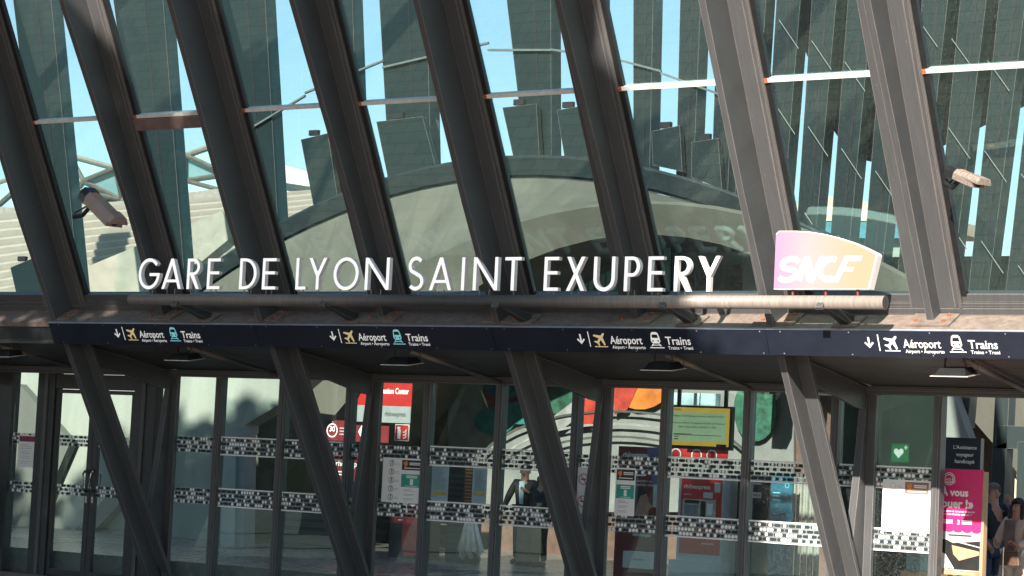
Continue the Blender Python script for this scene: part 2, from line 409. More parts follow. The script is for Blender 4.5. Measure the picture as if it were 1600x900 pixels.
# soffit planks
s0 = V3((0, -2.27, 3.20)); s1 = V3((0, .02, 2.90)); sd = (s1-s0); sn = V3((0, -sd.z, sd.y)).normalized()
for k in range(-3, 11, 2):
    for j in range(5):
        a = s0+sd*(j/5)+sd.normalized()*.006; b = s0+sd*((j+1)/5)-sd.normalized()*.006
        mb = MB(); x0 = XC[k]+.02 if k in XC else XC[-3]; x1 = x0+3.9-.04
        mb.hexa([a+EX*x0, a+EX*x1, b+EX*x1, b+EX*x0, a+EX*x0+sn*.03, a+EX*x1+sn*.03, b+EX*x1+sn*.03, b+EX*x0+sn*.03])
        mb.build('soffit_plank', SOFFIT, fac)
mb = MB(); a = s0+sn*.05; b = s1+sn*.05
mb.hexa([a+EX*XL, a+EX*XR, b+EX*XR, b+EX*XL, a+EX*XL+sn*.04, a+EX*XR+sn*.04, b+EX*XR+sn*.04, b+EX*XL+sn*.04]); mb.build('canopy_deck', BLACK, fac)
# floor slab of the gallery behind the ledge closes the canopy from above
mb = MB().box(XL, XR, -2.0, .3, 3.30, 3.42); mb.build('gallery_slab', CONC2, fac)
# lower V struts
def strut_mesh():
    mb = MB(); ya, za, yb, zb = -2.27, 3.13, -.19, -.42
    d = V3((0, yb-ya, zb-za)).normalized(); nn = V3((0, -d.z, d.y))
    if nn.y < 0: nn = -nn
    A = V3((0, ya, za)); B = V3((0, yb, zb)); e = .26
    mb.hexa([A+EX*-.085, A, A+nn*e, A+nn*e+EX*-.085, B+EX*-.085, B, B+nn*e, B+nn*e+EX*-.085])
    A2 = A+nn*(e+.003); B2 = B+nn*(e+.003)
    mb.hexa([A2+EX*-.24, A2+EX*.16, A2+nn*.05+EX*.16, A2+nn*.05+EX*-.24, B2+EX*-.24, B2+EX*.16, B2+nn*.05+EX*.16, B2+nn*.05+EX*-.24])
    return mb.mesh('strut', STEEL)
strut = strut_mesh()
leg = MB()
pro = [(-.06, 2.86), (-.10, 2.5), (-.22, 1.6), (-.36, .72), (-.34, .64), (-.29, .62), (-.02, GZ), (.035, GZ), (.035, 2.86)]
leg.prism([(-.10, y, z) for y, z in pro], (.10, 0, 0)); leg = leg.mesh('inner_leg', STEEL)
lfl = MB().box(.002, .11, -.03, .034, GZ, 2.84).mesh('leg_flange', STEEL)
rib = MB()
rib.prism([(-.05, -2.0, 3.16), (-.05, -1.55, 2.86), (-.05, -.35, 2.62), (-.05, -.13, 2.60), (-.05, -.10, 2.88), (-.05, -2.2, 3.18)], (.05, 0, 0)); rib = rib.mesh('canopy_rib', STEEL)
for k in (-1, 1, 3, 5, 7, 9):
    X = XC[k]
    s = link('strut', strut, fac, (X, 0, 0))
    l_ = link('inner_leg', leg, fac, (X, 0, 0)); o = bpy.data.objects.new('leg_flange', lfl); COL.objects.link(o); o.parent = l_
    link('canopy_rib', rib, fac, (X, 0, 0))
rod = MB().path([(0, -2.15, 3.12), (0, -.1, 2.83)], .032, 10).mesh('canopy_rod', STEEL, True)
for k in (0, 2, 4, 6, 8, 10): link('canopy_rod', rod, fac, (XC[k]+.28, 0, 0))
# head beam, kick rail
MB().box(XL, XR, -.06, .12, 2.80, 2.90).build('door_head', STEEL, fac)
MB().box(XL, XR, -.085, -.062, 2.845, 2.875).build('head_trim', STEEL, fac)
MB().box(XC[1]+.3, 12.4, .0, .10, GZ, GZ+.07).build('bottom_rail', FRAME, fac)
# mullions and panes
ml = []
for p in range(0, 5):
    for q in (.81, 2.05, 3.31): ml.append(p*3.9+q)
ml = [-.42]+ml
mull = MB().box(-.055, .055, -.035, .11, GZ, 2.80).mesh('mullion', STEEL)
cap = MB().box(-.028, .028, -.052, -.036, GZ, 2.80).mesh('mullion_cap', STEEL)
for x in ml[1:]:
    m_ = link('mullion', mull, fac, (x, 0, 0)); o = bpy.data.objects.new('mullion_cap', cap); COL.objects.link(o); o.parent = m_
def strip(parent, x0, x1, z0, h=.24, border=False, y=.034):
    me = MB().add([(0, 0, 0), (x1-x0, 0, 0), (x1-x0, 0, h), (0, 0, h)], [(0, 1, 2, 3)]).mesh('dotted_film', STRIP)
    o = bpy.data.objects.new('dotted_film', me); COL.objects.link(o); o.location = (x0, y, z0); o.parent = parent
    if border:
        b = MB().box(x0, x1, y-.004, y-.001, z0-.020, z0-.002).box(x0, x1, y-.004, y-.001, z0+h+.002, z0+h+.020)
        b = b.build('white_border', WHITE); b.parent = parent
for i in range(len(ml)-1):
    x0, x1 = ml[i]+.056, ml[i+1]-.056
    if x0 > 12.4: continue          # open doorway at the right end
    gp = MB().box(x0, x1, .045, .055, GZ+.07, 2.80).build('glass_pane', GLASS_LOW, fac)
    post = any(ml[i] < XC[k] < ml[i+1] for k in (1, 3, 5)) or i == 0
    for z in (.893, 1.66): strip(gp, x0, x1, z, border=not post)
# glazed double door on the left
dr = thing('double_door', 'dark framed glass double door with twin steel pull handles left of the strut', 'door', (-1.7, 0, 0))
fr = MB().box(-2.98, -2.60, -.05, .12, GZ, 2.80).box(-.88, -.44, -.05, .12, GZ, 2.80); fr.box(-2.59, -.89, -.04, .10, 2.56, 2.79).build('door_frame', FRAME, dr)
fr2 = MB().box(-2.80, -2.74, -.075, -.052, GZ, 2.80).box(-.70, -.64, -.075, -.052, GZ, 2.80).build('frame_cover', STEEL, dr)
for (a, b, hx) in ((-2.585, -1.745, -1.80), (-1.735, -.895, -1.665)):
    lf = MB().box(a, a+.10 if hx > -1.7 else a+.06, -.02, .05, GZ+.02, 2.55).box(b-.10 if hx < -1.7 else b-.06, b, -.02, .05, GZ+.02, 2.55)
    lf = lf.box(a+.061, b-.061, -.018, .048, GZ+.02, GZ+.12).box(a+.061, b-.061, -.018, .048, 2.49, 2.55).build('door_leaf', FRAME, dr)
    gp = MB().box(a+.09, b-.09, .012, .020, GZ+.12, 2.49).build('glass_pane', GLASS_LOW, dr)
    for z in (.893, 1.66): strip(gp, a+.1, b-.1, z, h=.18, y=.004)
    h = MB().path([(hx, -.025, .98), (hx, -.09, 1.0), (hx, -.11, 1.03), (hx, -.11, 1.25), (hx, -.09, 1.28), (hx, -.025, 1.30)], .022, 10)
    h = h.path([(hx, .055, .98), (hx, .12, 1.0), (hx, .13, 1.25), (hx, .055, 1.30)], .013, 8)
    h.build('pull_handle', CHROME, lf, True)
    MB().box(hx-.02, hx+.02, -.03, -.021, .80, .90).build('lock_plate', CHROME, lf)
# sidelight left of the door
MB().box(-4.1, -3.55, -.05, .12, GZ, 2.80).build('frame_post', FRAME, fac)
gp = MB().box(-3.545, -2.985, .02, .03, GZ+.05, 2.80).build('glass_pane', GLASS_LOW, fac)
for z in (.893, 1.66): strip(gp, -3.54, -2.99, z, h=.18, y=.012)
gp = MB().box(-9, -4.11, .02, .03, GZ+.05, 2.80).build('glass_pane', GLASS_LOW, fac)
gp = MB().box(-.435, -.43+.01, .02, .03, .05, 2.8)
# ================================================================== DIRECTION SIGNS on the canopy edge
def arrow_icon(mb, o, x, y):
    poly(mb, o, EX, UU, [(x-.011, y+.062), (x+.011, y+.062), (x+.011, y-.03), (x+.043, y+.004), (x+.058, y-.011), (x, y-.072), (x-.058, y-.011), (x-.043, y+.004), (x-.011, y-.03)])
def plane_icon(mb, o, x, y, s=.098):
    half = [(0, 1), (.14, .86), (.17, .38), (1.0, -.18), (.98, -.42), (.17, -.12), (.14, -.58), (.45, -.82), (.45, -1.0), (0, -.86)]
    pts = half+[(-a, b) for a, b in reversed(half[1:-1])]
    c, sn_ = math.cos(R(-42)), math.sin(R(-42))
    poly(mb, o, EX, UU, [(x+(a*c-b*sn_)*s, y+(a*sn_+b*c)*s) for a, b in pts])
def train_icon(mb, dk, o, x, y):
    L_ = [(-.062, .02), (-.066, -.03), (-.04, -.055), (.04, -.055), (.066, -.03), (.062, .02), (.05, .075), (.028, .093), (-.028, .093), (-.05, .075)]
    poly(mb, o, EX, UU, [(x+a, y+b) for a, b in L_])
    poly(dk, o-VV*.002, EX, UU, [(x-.045, y+.018), (x+.045, y+.018), (x+.036, y+.062), (x-.036, y+.062)])
    for s_ in (-1, 1):
        disc(dk, o-VV*.002, EX, UU, x+s_*.036, y-.022, .011, n=10)
        poly(mb, o, EX, UU, [(x+s_*.030, y-.058), (x+s_*.046, y-.058), (x+s_*.075, y-.092), (x+s_*.056, y-.092)])
    rect(mb, o, EX, UU, x-.045, x+.045, y-.082, y-.072)
SIGN_TXT = {1: 'under the word GARE', 3: 'under LYON SAINT', 5: 'under EXUPERY', 7: 'in full sun'}
for k in (1, 3, 5, 7):
    X = XC[k]; x0, x1 = X-.075+.004, X+3.9-.079
    t = thing('direction_sign', 'navy canopy sign with arrow, plane and train symbols, '+SIGN_TXT[k], 'direction sign', uv(X, 0, 0), 'direction signs along the canopy edge')
    mb = MB(); ubox(mb, x0, x1, .0, .322, -.012, .012); mb.build('sign_panel', NAVY, t)
    mb = MB(); ubox(mb, x0, x1, .3225, .330, -.016, .02); mb.build('trim', NAVYTRIM, t)
    for sx_ in (.12, 1.0, 2.0, 2.9, 3.75):
        for su in (.025, .298): q_ = MB(); disc(q_, uv(0, 0, -.0135), EX, UU, X+sx_, su, .008, n=8); q_.build('screw', MATS['sign_trim'], t)
    o = uv(0, 0, -.015); w = MB(); pl = MB(); tr_ = MB(); dk = MB(); a = X+1.235
    q_ = MB(); arrow_icon(q_, o, a, .18); q_.build('arrow_symbol', LIT, t)
    q_ = MB(); poly(q_, o, EX, UU, [(a+.115, .275), (a+.128, .275), (a+.128, .075), (a+.115, .075)]); q_.build('divider', LIT, t)
    plane_icon(pl, o, a+.285, .185); rect(pl, o, EX, UU, a+.185, a+.375, .072, .084)
    put_text(w, 'Aéroport', o, EX, UU, a+.42, .118, width=.46, height=.105, bold=.014)
    put_text(w, 'Airport • Aeroporto', o, EX, UU, a+.435, .055, width=.475, height=.042, bold=.016)
    train_icon(tr_, dk, o, a+1.07, .185); rect(tr_, o, EX, UU, a+.975, a+1.175, .068, .080)
    w.build('lettering', LIT, t); w = MB()
    put_text(w, 'Trains', o, EX, UU, a+1.21, .118, width=.345, height=.105, bold=.014)
    put_text(w, 'Trains • Treni', o, EX, UU, a+1.225, .055, width=.345, height=.042, bold=.016); w.build('lettering', LIT, t); pl.build('plane_symbol', LITC if k < 7 else LIT, t); tb = tr_.build('train_symbol', LITB if k < 5 else LIT, t); dk.build('train_window', NAVY, tb)  # white symbols on the sunlit signs: overexposure put in as colour

# ================================================================== STATION NAME
def ring(cx, cy, rx, ry, a0, a1, n=22):
    return [(cx+rx*math.cos(R(a0+(a1-a0)*i/n)), cy+ry*math.sin(R(a0+(a1-a0)*i/n))) for i in range(n+1)]
def stroke(pts, w):
    L_, R_ = [], []
    n = len(pts)
    for i in range(n):
        p = V3((*pts[i], 0)); a = V3((*pts[max(i-1, 0)], 0)); b = V3((*pts[min(i+1, n-1)], 0))
        d1 = (p-a).normalized() if i > 0 else (b-p).normalized(); d2 = (b-p).normalized() if i < n-1 else d1
        t = (d1+d2).normalized(); nn = V3((-t.y, t.x, 0)); c = max(.35, nn.dot(V3((-d1.y, d1.x, 0))))
        L_.append((p+nn*w/2/c)[:2]); R_.append((p-nn*w/2/c)[:2])
    return L_+R_[::-1]
def glyph(ch, w, s=.112):
    """contours (outer, holes) of a capital with height 1 and width w"""
    if ch == 'I': return [(0, 0), (s, 0), (s, 1), (0, 1)], []
    if ch == 'L': return [(0, 0), (w, 0), (w, s*.85), (s, s*.85), (s, 1), (0, 1)], []
    if ch == 'T': return [(w/2-s/2, 0), (w/2+s/2, 0), (w/2+s/2, 1-s*.85), (w, 1-s*.85), (w, 1), (0, 1), (0, 1-s*.85), (w/2-s/2, 1-s*.85)], []
    if ch == 'E':
        b = s*.85; m0 = .5-b/2+.03
        return [(0, 0), (w, 0), (w, b), (s, b), (s, m0), (w*.92, m0), (w*.92, m0+b), (s, m0+b), (s, 1-b), (w, 1-b), (w, 1), (0, 1)], []
    if ch == 'N':
        y1 = .84
        return [(0, 0), (s, 0), (s, y1), (w-s*1.05, 0), (w, 0), (w, 1), (w-s, 1), (w-s, 1-y1), (s*1.05, 1), (0, 1)], []
    if ch == 'A':
        ya = .80; xi = lambda y: s*1.05+(w/2-s*1.05)*y/ya; b0, b1 = .22, .22+s*.8
        return [(0, 0), (s*1.05, 0), (xi(b0), b0), (w-xi(b0), b0), (w-s*1.05, 0), (w, 0), (w/2+s*.52, 1), (w/2-s*.52, 1)], [[(xi(b1), b1), (w-xi(b1), b1), (w/2, ya)]]
    if ch == 'X':
        q = s*1.15; k = .5-(w/2-q)/(w-q)
        return [(0, 0), (q, 0), (w/2, .5-k), (w-q, 0), (w, 0), (w/2+q/2, .5), (w, 1), (w-q, 1), (w/2, .5+k), (q, 1), (0, 1), (w/2-q/2, .5)], []
    if ch == 'Y':
        q = s*1.15
        return [(w/2-s/2, 0), (w/2+s/2, 0), (w/2+s/2, .42), (w, 1), (w-q, 1), (w/2, .56), (q, 1), (0, 1), (w/2-s/2, .42)], []
    if ch == 'O':
        return ring(w/2, .5, w/2, .515, 0, 344, 40), [ring(w/2, .5, w/2-s, .515-s*.95, 0, 344, 40)]
    if ch == 'D':
        b = s*.85; c = w*.30
        return [(0, 0)]+ring(c, .5, w-c, .5, -90, 90)+[(0, 1)], [[(s, b)]+ring(c, .5, w-c-s, .5-b, -90, 90)+[(s, 1-b)]]
    if ch == 'P':
        b = s*.85; c = w*.50; r = .29
        return [(0, 0), (s, 0), (s, 1-2*r)]+ring(c, 1-r, w-c, r, -90, 90)+[(0, 1)], [[(s, 1-2*r+b)]+ring(c, 1-r, w-c-s, r-b, -90, 90)+[(s, 1-b)]]
    if ch == 'R':
        b = s*.85; c = w*.46; r = .275
        return [(0, 0), (s, 0), (s, 1-2*r), (s*1.25, 1-2*r), (w-s*1.15, 0), (w, 0), (w*.56, 1-2*r+.01)]+ring(c, 1-r, w-c, r, -68, 90)+[(0, 1)], [[(s, 1-2*r+b)]+ring(c, 1-r, w-c-s, r-b, -90, 90)+[(s, 1-b)]]
    if ch == 'U':
        ry = .36
        return [(0, 1)]+ring(w/2, ry, w/2, ry+.012, 180, 360)+[(w, 1), (w-s, 1)]+ring(w/2, ry, w/2-s, ry-s*.9, 360, 180)+[(s, 1)], []
    if ch == 'S':
        r1, r2 = .235, .265; h = s/2; cx = w/2
        p = ring(cx, 1-r1-h+.01, w*.40-h*.4, r1-.0, 35, 235, 14)+ring(cx, r2+h-.01, w*.5-h, r2, 65, -145, 16)
        p = ring(cx, .745, w*.5-h-.01, .745-.51-h*.1, 38, 225, 14)+ring(cx, .262, w*.5-h, .262-h+.012, 62, -142, 16)
        return stroke(p, s), []
    if ch == 'G':
        h = s/2
        p = ring(w/2, .5, w/2-h, .515-h, 42, 352, 34)+[(w-h, .52), (w*.52, .52)]
        return stroke(p[:-2]+[(w-h*.98, .5)], s), [] if False else []
NAME = [('G', 1.887, .428), ('A', 2.326, .389), ('R', 2.785, .261), ('E', 3.15, .264), ('D', 3.726, .331), ('E', 4.125, .267), ('L', 4.702, .206), ('Y', 4.919, .333), ('O', 5.335, .447), ('N', 5.855, .425),
        ('S', 6.546, .284), ('A', 6.89, .38), ('I', 7.386, .082), ('N', 7.566, .406), ('T', 8.042, .278), ('E', 8.629, .246), ('X', 8.957, .298), ('U', 9.347, .336), ('P', 9.782, .251), ('E', 10.111, .247), ('R', 10.475, .253), ('Y', 10.796, .326)]
nm = thing('station_name_sign', 'white raised capitals reading GARE DE LYON SAINT EXUPERY on a dark tube', 'sign', (7.4, -2.95, 3.71))
TY, TZ, TR = -2.95, 3.715, .078
MB().path([(1.72, TY, TZ+.01), (13.19, TY, TZ-.015)], TR, 28).build('support_tube', TUBE, nm, False)
for p in nm.children[0].data.polygons: p.use_smooth = len(p.vertices) == 4
HT = .413; DEP = .065
for ch, x, w in NAME:
    w -= .035; zb = 3.868-.0052*(x-1.9)
    out, holes = glyph(ch, w/HT)
    P3 = lambda q: (x+q[0]*HT, -3.005, zb+q[1]*HT)
    mb = MB()
    if ch == 'G':
        s = .112; W_ = w/HT
        o_ = ring(W_/2, .5, W_/2, .515, 40, 352, 34); i_ = ring(W_/2, .5, W_/2-s, .515-s*.95, 352, 40, 34)
        bar = [(W_, .52), (W_*.52, .52), (W_*.52, .52-s*.85), (W_-s*1.0, .52-s*.85)]
        out = o_+bar+[p for p in i_ if not (p[0] > W_*.7 and p[1] > .52-s*.85 and p[1] < .7)]
    mb.prism([P3(q) for q in out], (0, DEP, 0), [[P3(q) for q in h] for h in holes])
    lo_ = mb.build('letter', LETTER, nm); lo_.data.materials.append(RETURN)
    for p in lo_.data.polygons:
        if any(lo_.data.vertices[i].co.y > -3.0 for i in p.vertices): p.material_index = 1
    for f in ((.5,) if ch in 'IYT' else (.22, .62)):
        MB().path([(x+w*f, -2.97, TZ+TR-.012), (x+w*f, -2.97, zb+.01)], .008, 6).build('pin', STEEL, nm)
for bx in (2.62, 5.2, 7.95, 10.35, 12.42):          # brackets between ledge and tube
    mb = MB(); a = V3((bx, TY+.02, TZ-.06)); b = uv(bx+.06, .345, .20)
    d = (b-a).normalized(); nn = V3((0, -d.z, d.y))
    mb.hexa([a-EX*.03-nn*.02, a+EX*.03-nn*.02, a+EX*.03+nn*.03, a-EX*.03+nn*.03, b-EX*.07-nn*.06, b+EX*.07-nn*.06, b+EX*.07+nn*.07, b-EX*.07+nn*.07])
    br = mb.build('bracket', STEEL2, nm)
    mb = MB(); ubox(mb, bx-.10, bx+.22, .328, .350, .06, .34); mb.build('bracket_plate', LEDGE, br)
    MB().obox((bx, TY-.075, TZ-.045), (.045, 0, 0), (0, .012, -.012), (0, .035, .045)).build('clamp', STEEL, br)

# ================================================================== OPERATOR LOGO PANEL
def gradmat():
    m, n, l = newmat('logo_gradient'); b = n['Principled BSDF']; geo = n.new('ShaderNodeNewGeometry'); sp = n.new('ShaderNodeSeparateXYZ'); l.new(geo.outputs['Position'], sp.inputs[0])
    mr = n.new('ShaderNodeMapRange'); mr.inputs['From Min'].default_value = 11.8; mr.inputs['From Max'].default_value = 13.1; l.new(sp.outputs[0], mr.inputs[0])
    nz = n.new('ShaderNodeTexNoise'); nz.inputs['Scale'].default_value = 2.2; l.new(geo.outputs['Position'], nz.inputs['Vector'])
    ad = n.new('ShaderNodeMath'); ad.operation = 'MULTIPLY_ADD'; l.new(nz.outputs[0], ad.inputs[0]); ad.inputs[1].default_value = .35; l.new(mr.outputs[0], ad.inputs[2])
    rp = n.new('ShaderNodeValToRGB'); e = rp.color_ramp.elements; e[0].position = .15; e[0].color = (.31, .175, .275, 1); e[1].position = 1.0; e[1].color = (.33, .225, .15, 1)
    k = e.new(.55); k.color = (.33, .24, .25, 1); l.new(ad.outputs[0], rp.inputs[0]); l.new(rp.outputs[0], b.inputs['Base Color'])
    l.new(rp.outputs[0], b.inputs['Emission Color']); b.inputs['Emission Strength'].default_value = .02; b.inputs['Roughness'].default_value = .35; return m
lg = thing('logo_panel', 'pink to orange lightbox with white SNCF letters at the right end of the tube', 'logo sign', (12.4, -2.98, 3.85))
out = [(11.815, 3.845), (13.02, 3.845), (13.06, 4.02), (13.105, 4.22), (13.09, 4.245), (12.95, 4.31), (12.80, 4.37), (12.62, 4.425), (12.44, 4.468), (12.26, 4.496), (12.08, 4.51), (11.85, 4.513), (11.815, 4.48)]
MB().prism([(a, -3.02, b) for a, b in out], (0, .12, 0)).build('lightbox', mat('lightbox_white', (.8, .76, .72), .4, .03, emit=.1), lg)
cx, cz = 12.42, 4.15
MB().prism([(cx+(a-cx)*.985-.006, -3.026, cz+(b-cz)*.975) for a, b in out], (0, .004, 0)).build('printed_face', gradmat(), lg)
mb = MB()
W2 = .235
def sncf(mb):
    o = V3((11.85, -3.030, 3.925)); H = .29
    # italic ribbon letters
    sh = .22; sw = .062
    def pt(L_): return [(a+b*sh, b) for a, b in L_]
    def st(p): poly(mb, o, EX, EZ, [tuple(q) for q in stroke(pt(p), sw)])
    st(ring(.13, .205, .105, .06, 15, 250, 12)+ring(.12, .085, .115, .062, 72, -150, 14))
    st([(.285, .02), (.31, .26), (.44, .03), (.475, .29)][0:2]); 
    poly(mb, o-EY*.001, EX, EZ, pt([(.235, .09), (.285, .29), (.345, .29), (.445, .12), (.48, .29), (.545, .29), (.475, 0), (.405, 0), (.32, .14), (.295, .09)]))
    st(ring(.64, .145, .115, .115, 62, 300, 18))
    poly(mb, o-EY*.0005, EX, EZ, pt([(.72, .0), (.785, .0), (.815, .115), (.93, .115), (.945, .165), (.83, .165), (.85, .235), (1.0, .235), (1.015, .29), (.795, .29)]))
    poly(mb, o-EY*.0015, EX, EZ, pt([(.63, .0), (.73, .0), (.745, .055), (.64, .06)]))
sncf(mb); mb.build('logo_letters', mat('logo_white', (.86, .86, .85), .4, .02, emit=.05), lg)
for px in (12.03, 12.45, 12.85): MB().path([(px, -2.96, TZ+TR-.02), (px, -2.96, 3.85)], .018, 8).build('stand_pin', DRED, lg)

# ================================================================== PLAZA TREES (mirrored in the glass, shading the left of the front; two added to block sky)
LEAF = mat('leaf', (.06, .10, .025), .5, .45, 1.5)
BARK = mat('bark', (.13, .10, .08), .9, .35, 8, bump=.4)
def crown_mesh(n, rx, ry, rz, cz, size, seed, lo=.2):
    rnd = random.Random(seed); vs = []; fs = []
    cl = []
    for _ in range(46):
        while True:
            p = V3((rnd.uniform(-1, 1), rnd.uniform(-1, 1), rnd.uniform(-1, 1)))
            if lo < p.length < 1: break
        cl.append((V3((p.x*rx, p.y*ry, p.z*rz)), rnd.uniform(.55, 1.0)))
    for i in range(n):
        c, k = cl[i % len(cl)]
        d = V3((rnd.gauss(0, 1), rnd.gauss(0, 1), rnd.gauss(0, .8))).normalized()*(rnd.random()**.45)*k*min(rx, rz)*.42
        p = c+d+V3((0, 0, cz))
        a = V3((rnd.gauss(0, 1), rnd.gauss(0, 1), rnd.gauss(0, 1))).normalized(); b = a.cross(V3((rnd.gauss(0, 1), rnd.gauss(0, 1), rnd.gauss(0, 1)))).normalized()
        s = size*rnd.uniform(.6, 1.25); o = len(vs)
        vs += [p-a*s, p+b*s*.55, p+a*s, p-b*s*.55]; fs.append((o, o+1, o+2, o+3))
    me = bpy.data.meshes.new('crown'); me.from_pydata([tuple(v) for v in vs], [], fs); me.update(); me.materials.append(LEAF); return me
def trunk_mesh(h, r, cz, seed):
    rnd = random.Random(seed); mb = MB()
    mb.path([(0, 0, 0), (.1, .05, h*.35), (-.05, .1, h*.7), (.1, 0, h)], [r, r*.8, r*.65, r*.4], 12)
    for i in range(7):
        a = i*.9+rnd.random(); l_ = rnd.uniform(2.2, 3.6)
        z0 = h*rnd.uniform(.6, .95)
        mb.path([(0, 0, z0), (math.cos(a)*l_*.5, math.sin(a)*l_*.5, z0+l_*.55), (math.cos(a)*l_, math.sin(a)*l_, z0+l_*1.3)], [r*.4, r*.25, r*.08], 7)
    return mb.mesh('trunk', BARK, True)
CR = crown_mesh(22000, 5.8, 5.3, 5.0, 13.7, .32, 3, 0.0); TK = trunk_mesh(10, .42, 12, 5)
TREES = [(9.6, -22.0, .0, 'nearest the sunny end of the front'), (1.2, -22.6, 1.3, 'second from the sunny end'), (-7.4, -21.6, 2.4, 'in the middle of the plaza row'), (-16.0, -22.8, 3.9, 'fourth from the sunny end'), (-25.0, -22.0, 5.0, 'farthest along the plaza row'), (28.5, -12.0, .7, 'added out of view at the right near the camera'), (28.5, -2.5, 2.0, 'added out of view at the right beside the front')]  # last two added out of view to keep sky light off the columns
for x, y, rz, where in TREES:
    t = thing('plane_tree', 'tall leafy plane tree on the plaza, '+where, 'tree', (x, y, GZ), 'plane trees on the plaza'); t.rotation_euler.z = rz
    for nm_, me in (('crown', CR), ('trunk', TK)):
        o = bpy.data.objects.new(nm_, me); COL.objects.link(o); o.parent = t

# dark wood added behind the camera to darken reflections and block low sky
rnd = random.Random(21); mb = MB()
for i in range(9000):
    p = V3((rnd.uniform(-120, 12), -62+rnd.gauss(0, 2.0), 6*rnd.random()**.8+rnd.gauss(0, .4)))
    a = V3((rnd.gauss(0, 1), rnd.gauss(0, 1), rnd.gauss(0, 1))).normalized(); b = a.cross(V3((rnd.gauss(0, 1), rnd.gauss(0, 1), rnd.gauss(0, 1)))).normalized(); s_ = rnd.uniform(.6, 1.4)
    mb.add([p-a*s_, p+b*s_*.7, p+a*s_, p-b*s_*.7], [(0, 1, 2, 3)])
me = bpy.data.meshes.new('reflection_backdrop'); me.from_pydata(mb.v, [], mb.f); me.materials.append(LEAF)
tag(link('reflection_backdrop', me), 'dark leafy belt added behind the camera to darken the glass reflections', 'wood', kind='stuff')

# ================================================================== INNER HALL: CONCRETE ARCH WITH LEANING FINS
ar = thing('concrete_arch', 'pale concrete arch with dark glazed fins rising from it behind the upper glass', 'arch', (-1, 10, 0))
def archz(X): return 7.50-.036*(X+1)**2
NX = 40; xs = [-14.0+i*(27.0/NX) for i in range(NX+1)]
def sweep(rows, name, m):
    mb = MB(); n = len(rows)
    vs = [(x+r[2], r[0], max(r[1](x), .02)) for x in xs for r in rows]
    fs = [(i*n+j, (i+1)*n+j, (i+1)*n+(j+1) % n, i*n+(j+1) % n) for i in range(NX) for j in range(n)]
    fs += [tuple(range(n)), tuple(NX*n+j for j in range(n))]
    mb.add(vs, fs); return mb.build(name, m, ar)
e1 = lambda x: 6.37-.048*(x-2.6)**2
e2 = lambda x: 5.86-.075*(x-2.6)**2
sweep([(10.0, lambda x: archz(x), 0), (10.0, lambda x: archz(x)-.40, 0), (10.6, lambda x: archz(x)-.40, 0), (10.6, lambda x: archz(x), 0)], 'arch_curb', FINM)
sweep([(9.94, lambda x: archz(x)-.34, 0), (10.0, lambda x: archz(x)-.02, 0), (9.9, lambda x: archz(x)+.03, 0), (9.88, lambda x: archz(x)-.02, 0)], 'curb_rail', mat('rail_paint', (.012, .02, .022), .4))
sweep([(9.95, lambda x: archz(x)-.41, 0), (8.6, lambda x: max(e1(x)+.06, .03), 0), (8.52, lambda x: max(e1(x), .025), 0), (8.8, lambda x: max(e2(x), .02), 0), (12.5, lambda x: max(e2(x)+.35, .02), 0), (12.5, lambda x: archz(x)-.41, 0)], 'arch_beam', CONC)
def fin(x0t, x1t, zt, x0b, x1b, zb, Y=10.9, d=.35, edge=True):
    mb = MB().hexa([(x0b, Y, zb), (x1b, Y, zb), (x1b, Y+d, zb), (x0b, Y+d, zb), (x0t, Y, zt), (x1t, Y, zt), (x1t, Y+d, zt), (x0t, Y+d, zt)])
    f = mb.build('fin', FINM, ar)
    if edge:
        k = .62
        a = V3((x0b+(x1b-x0b)*k, Y-.012, zb)); b = V3((x0t+(x1t-x0t)*k, Y-.012, zt))
        m2 = MB().hexa([a-EX*.02, a+EX*.02, a+EX*.02+EY*.01, a-EX*.02+EY*.01, b-EX*.02, b+EX*.02, b+EX*.02+EY*.01, b-EX*.02+EY*.01]).build('fin_joint', BLACK); m2.parent = f
FINS = [(-19.6, -18.5, 13.2, -16.9, -16.3, 2.5), (-16.2, -14.95, 13.0, -13.9, -12.98, 4.0), (-13.1, -11.5, 13.0, -10.6, -9.78, 3.5), (-10.0, -8.55, 13.0, -8.1, -7.3, 4.5), (-6.9, -6.15, 13.0, -5.9, -5.3, 5.5),
        (-5.5, -4.2, 13.0, -4.6, -3.6, 6.4), (-2.5, -1.15, 13.0, -1.3, -.78, 7.0), (-.45, .02, 13.0, -.1, .30, 7.0), (.75, 1.25, 13.0, 1.07, 1.42, 6.9), (1.85, 2.35, 13.0, 2.0, 2.36, 6.7), (2.7, 3.12, 13.0, 2.75, 3.1, 6.4), (3.35, 3.8, 13.0, 3.25, 3.62, 6.2)]
for i in range(11): FINS.append((4.00+i*.75, 4.56+i*.75, 13.0, 3.80+i*.66, 4.12+i*.66, 3.2))
for f in FINS: fin(*f)
THINBAR = mat('grey_bar_paint', (.10, .125, .12), .5)
board_ = MB().prism([at(a, b, 12.0) for a, b in [(1250, -60), (1250, 60), (1275, 120), (1300, 200), (1330, 245), (1400, 262), (1480, 222), (1545, 190), (1660, 135), (1660, -60)]], (0, .1, 0)).build('upper_screen', FINM, ar)
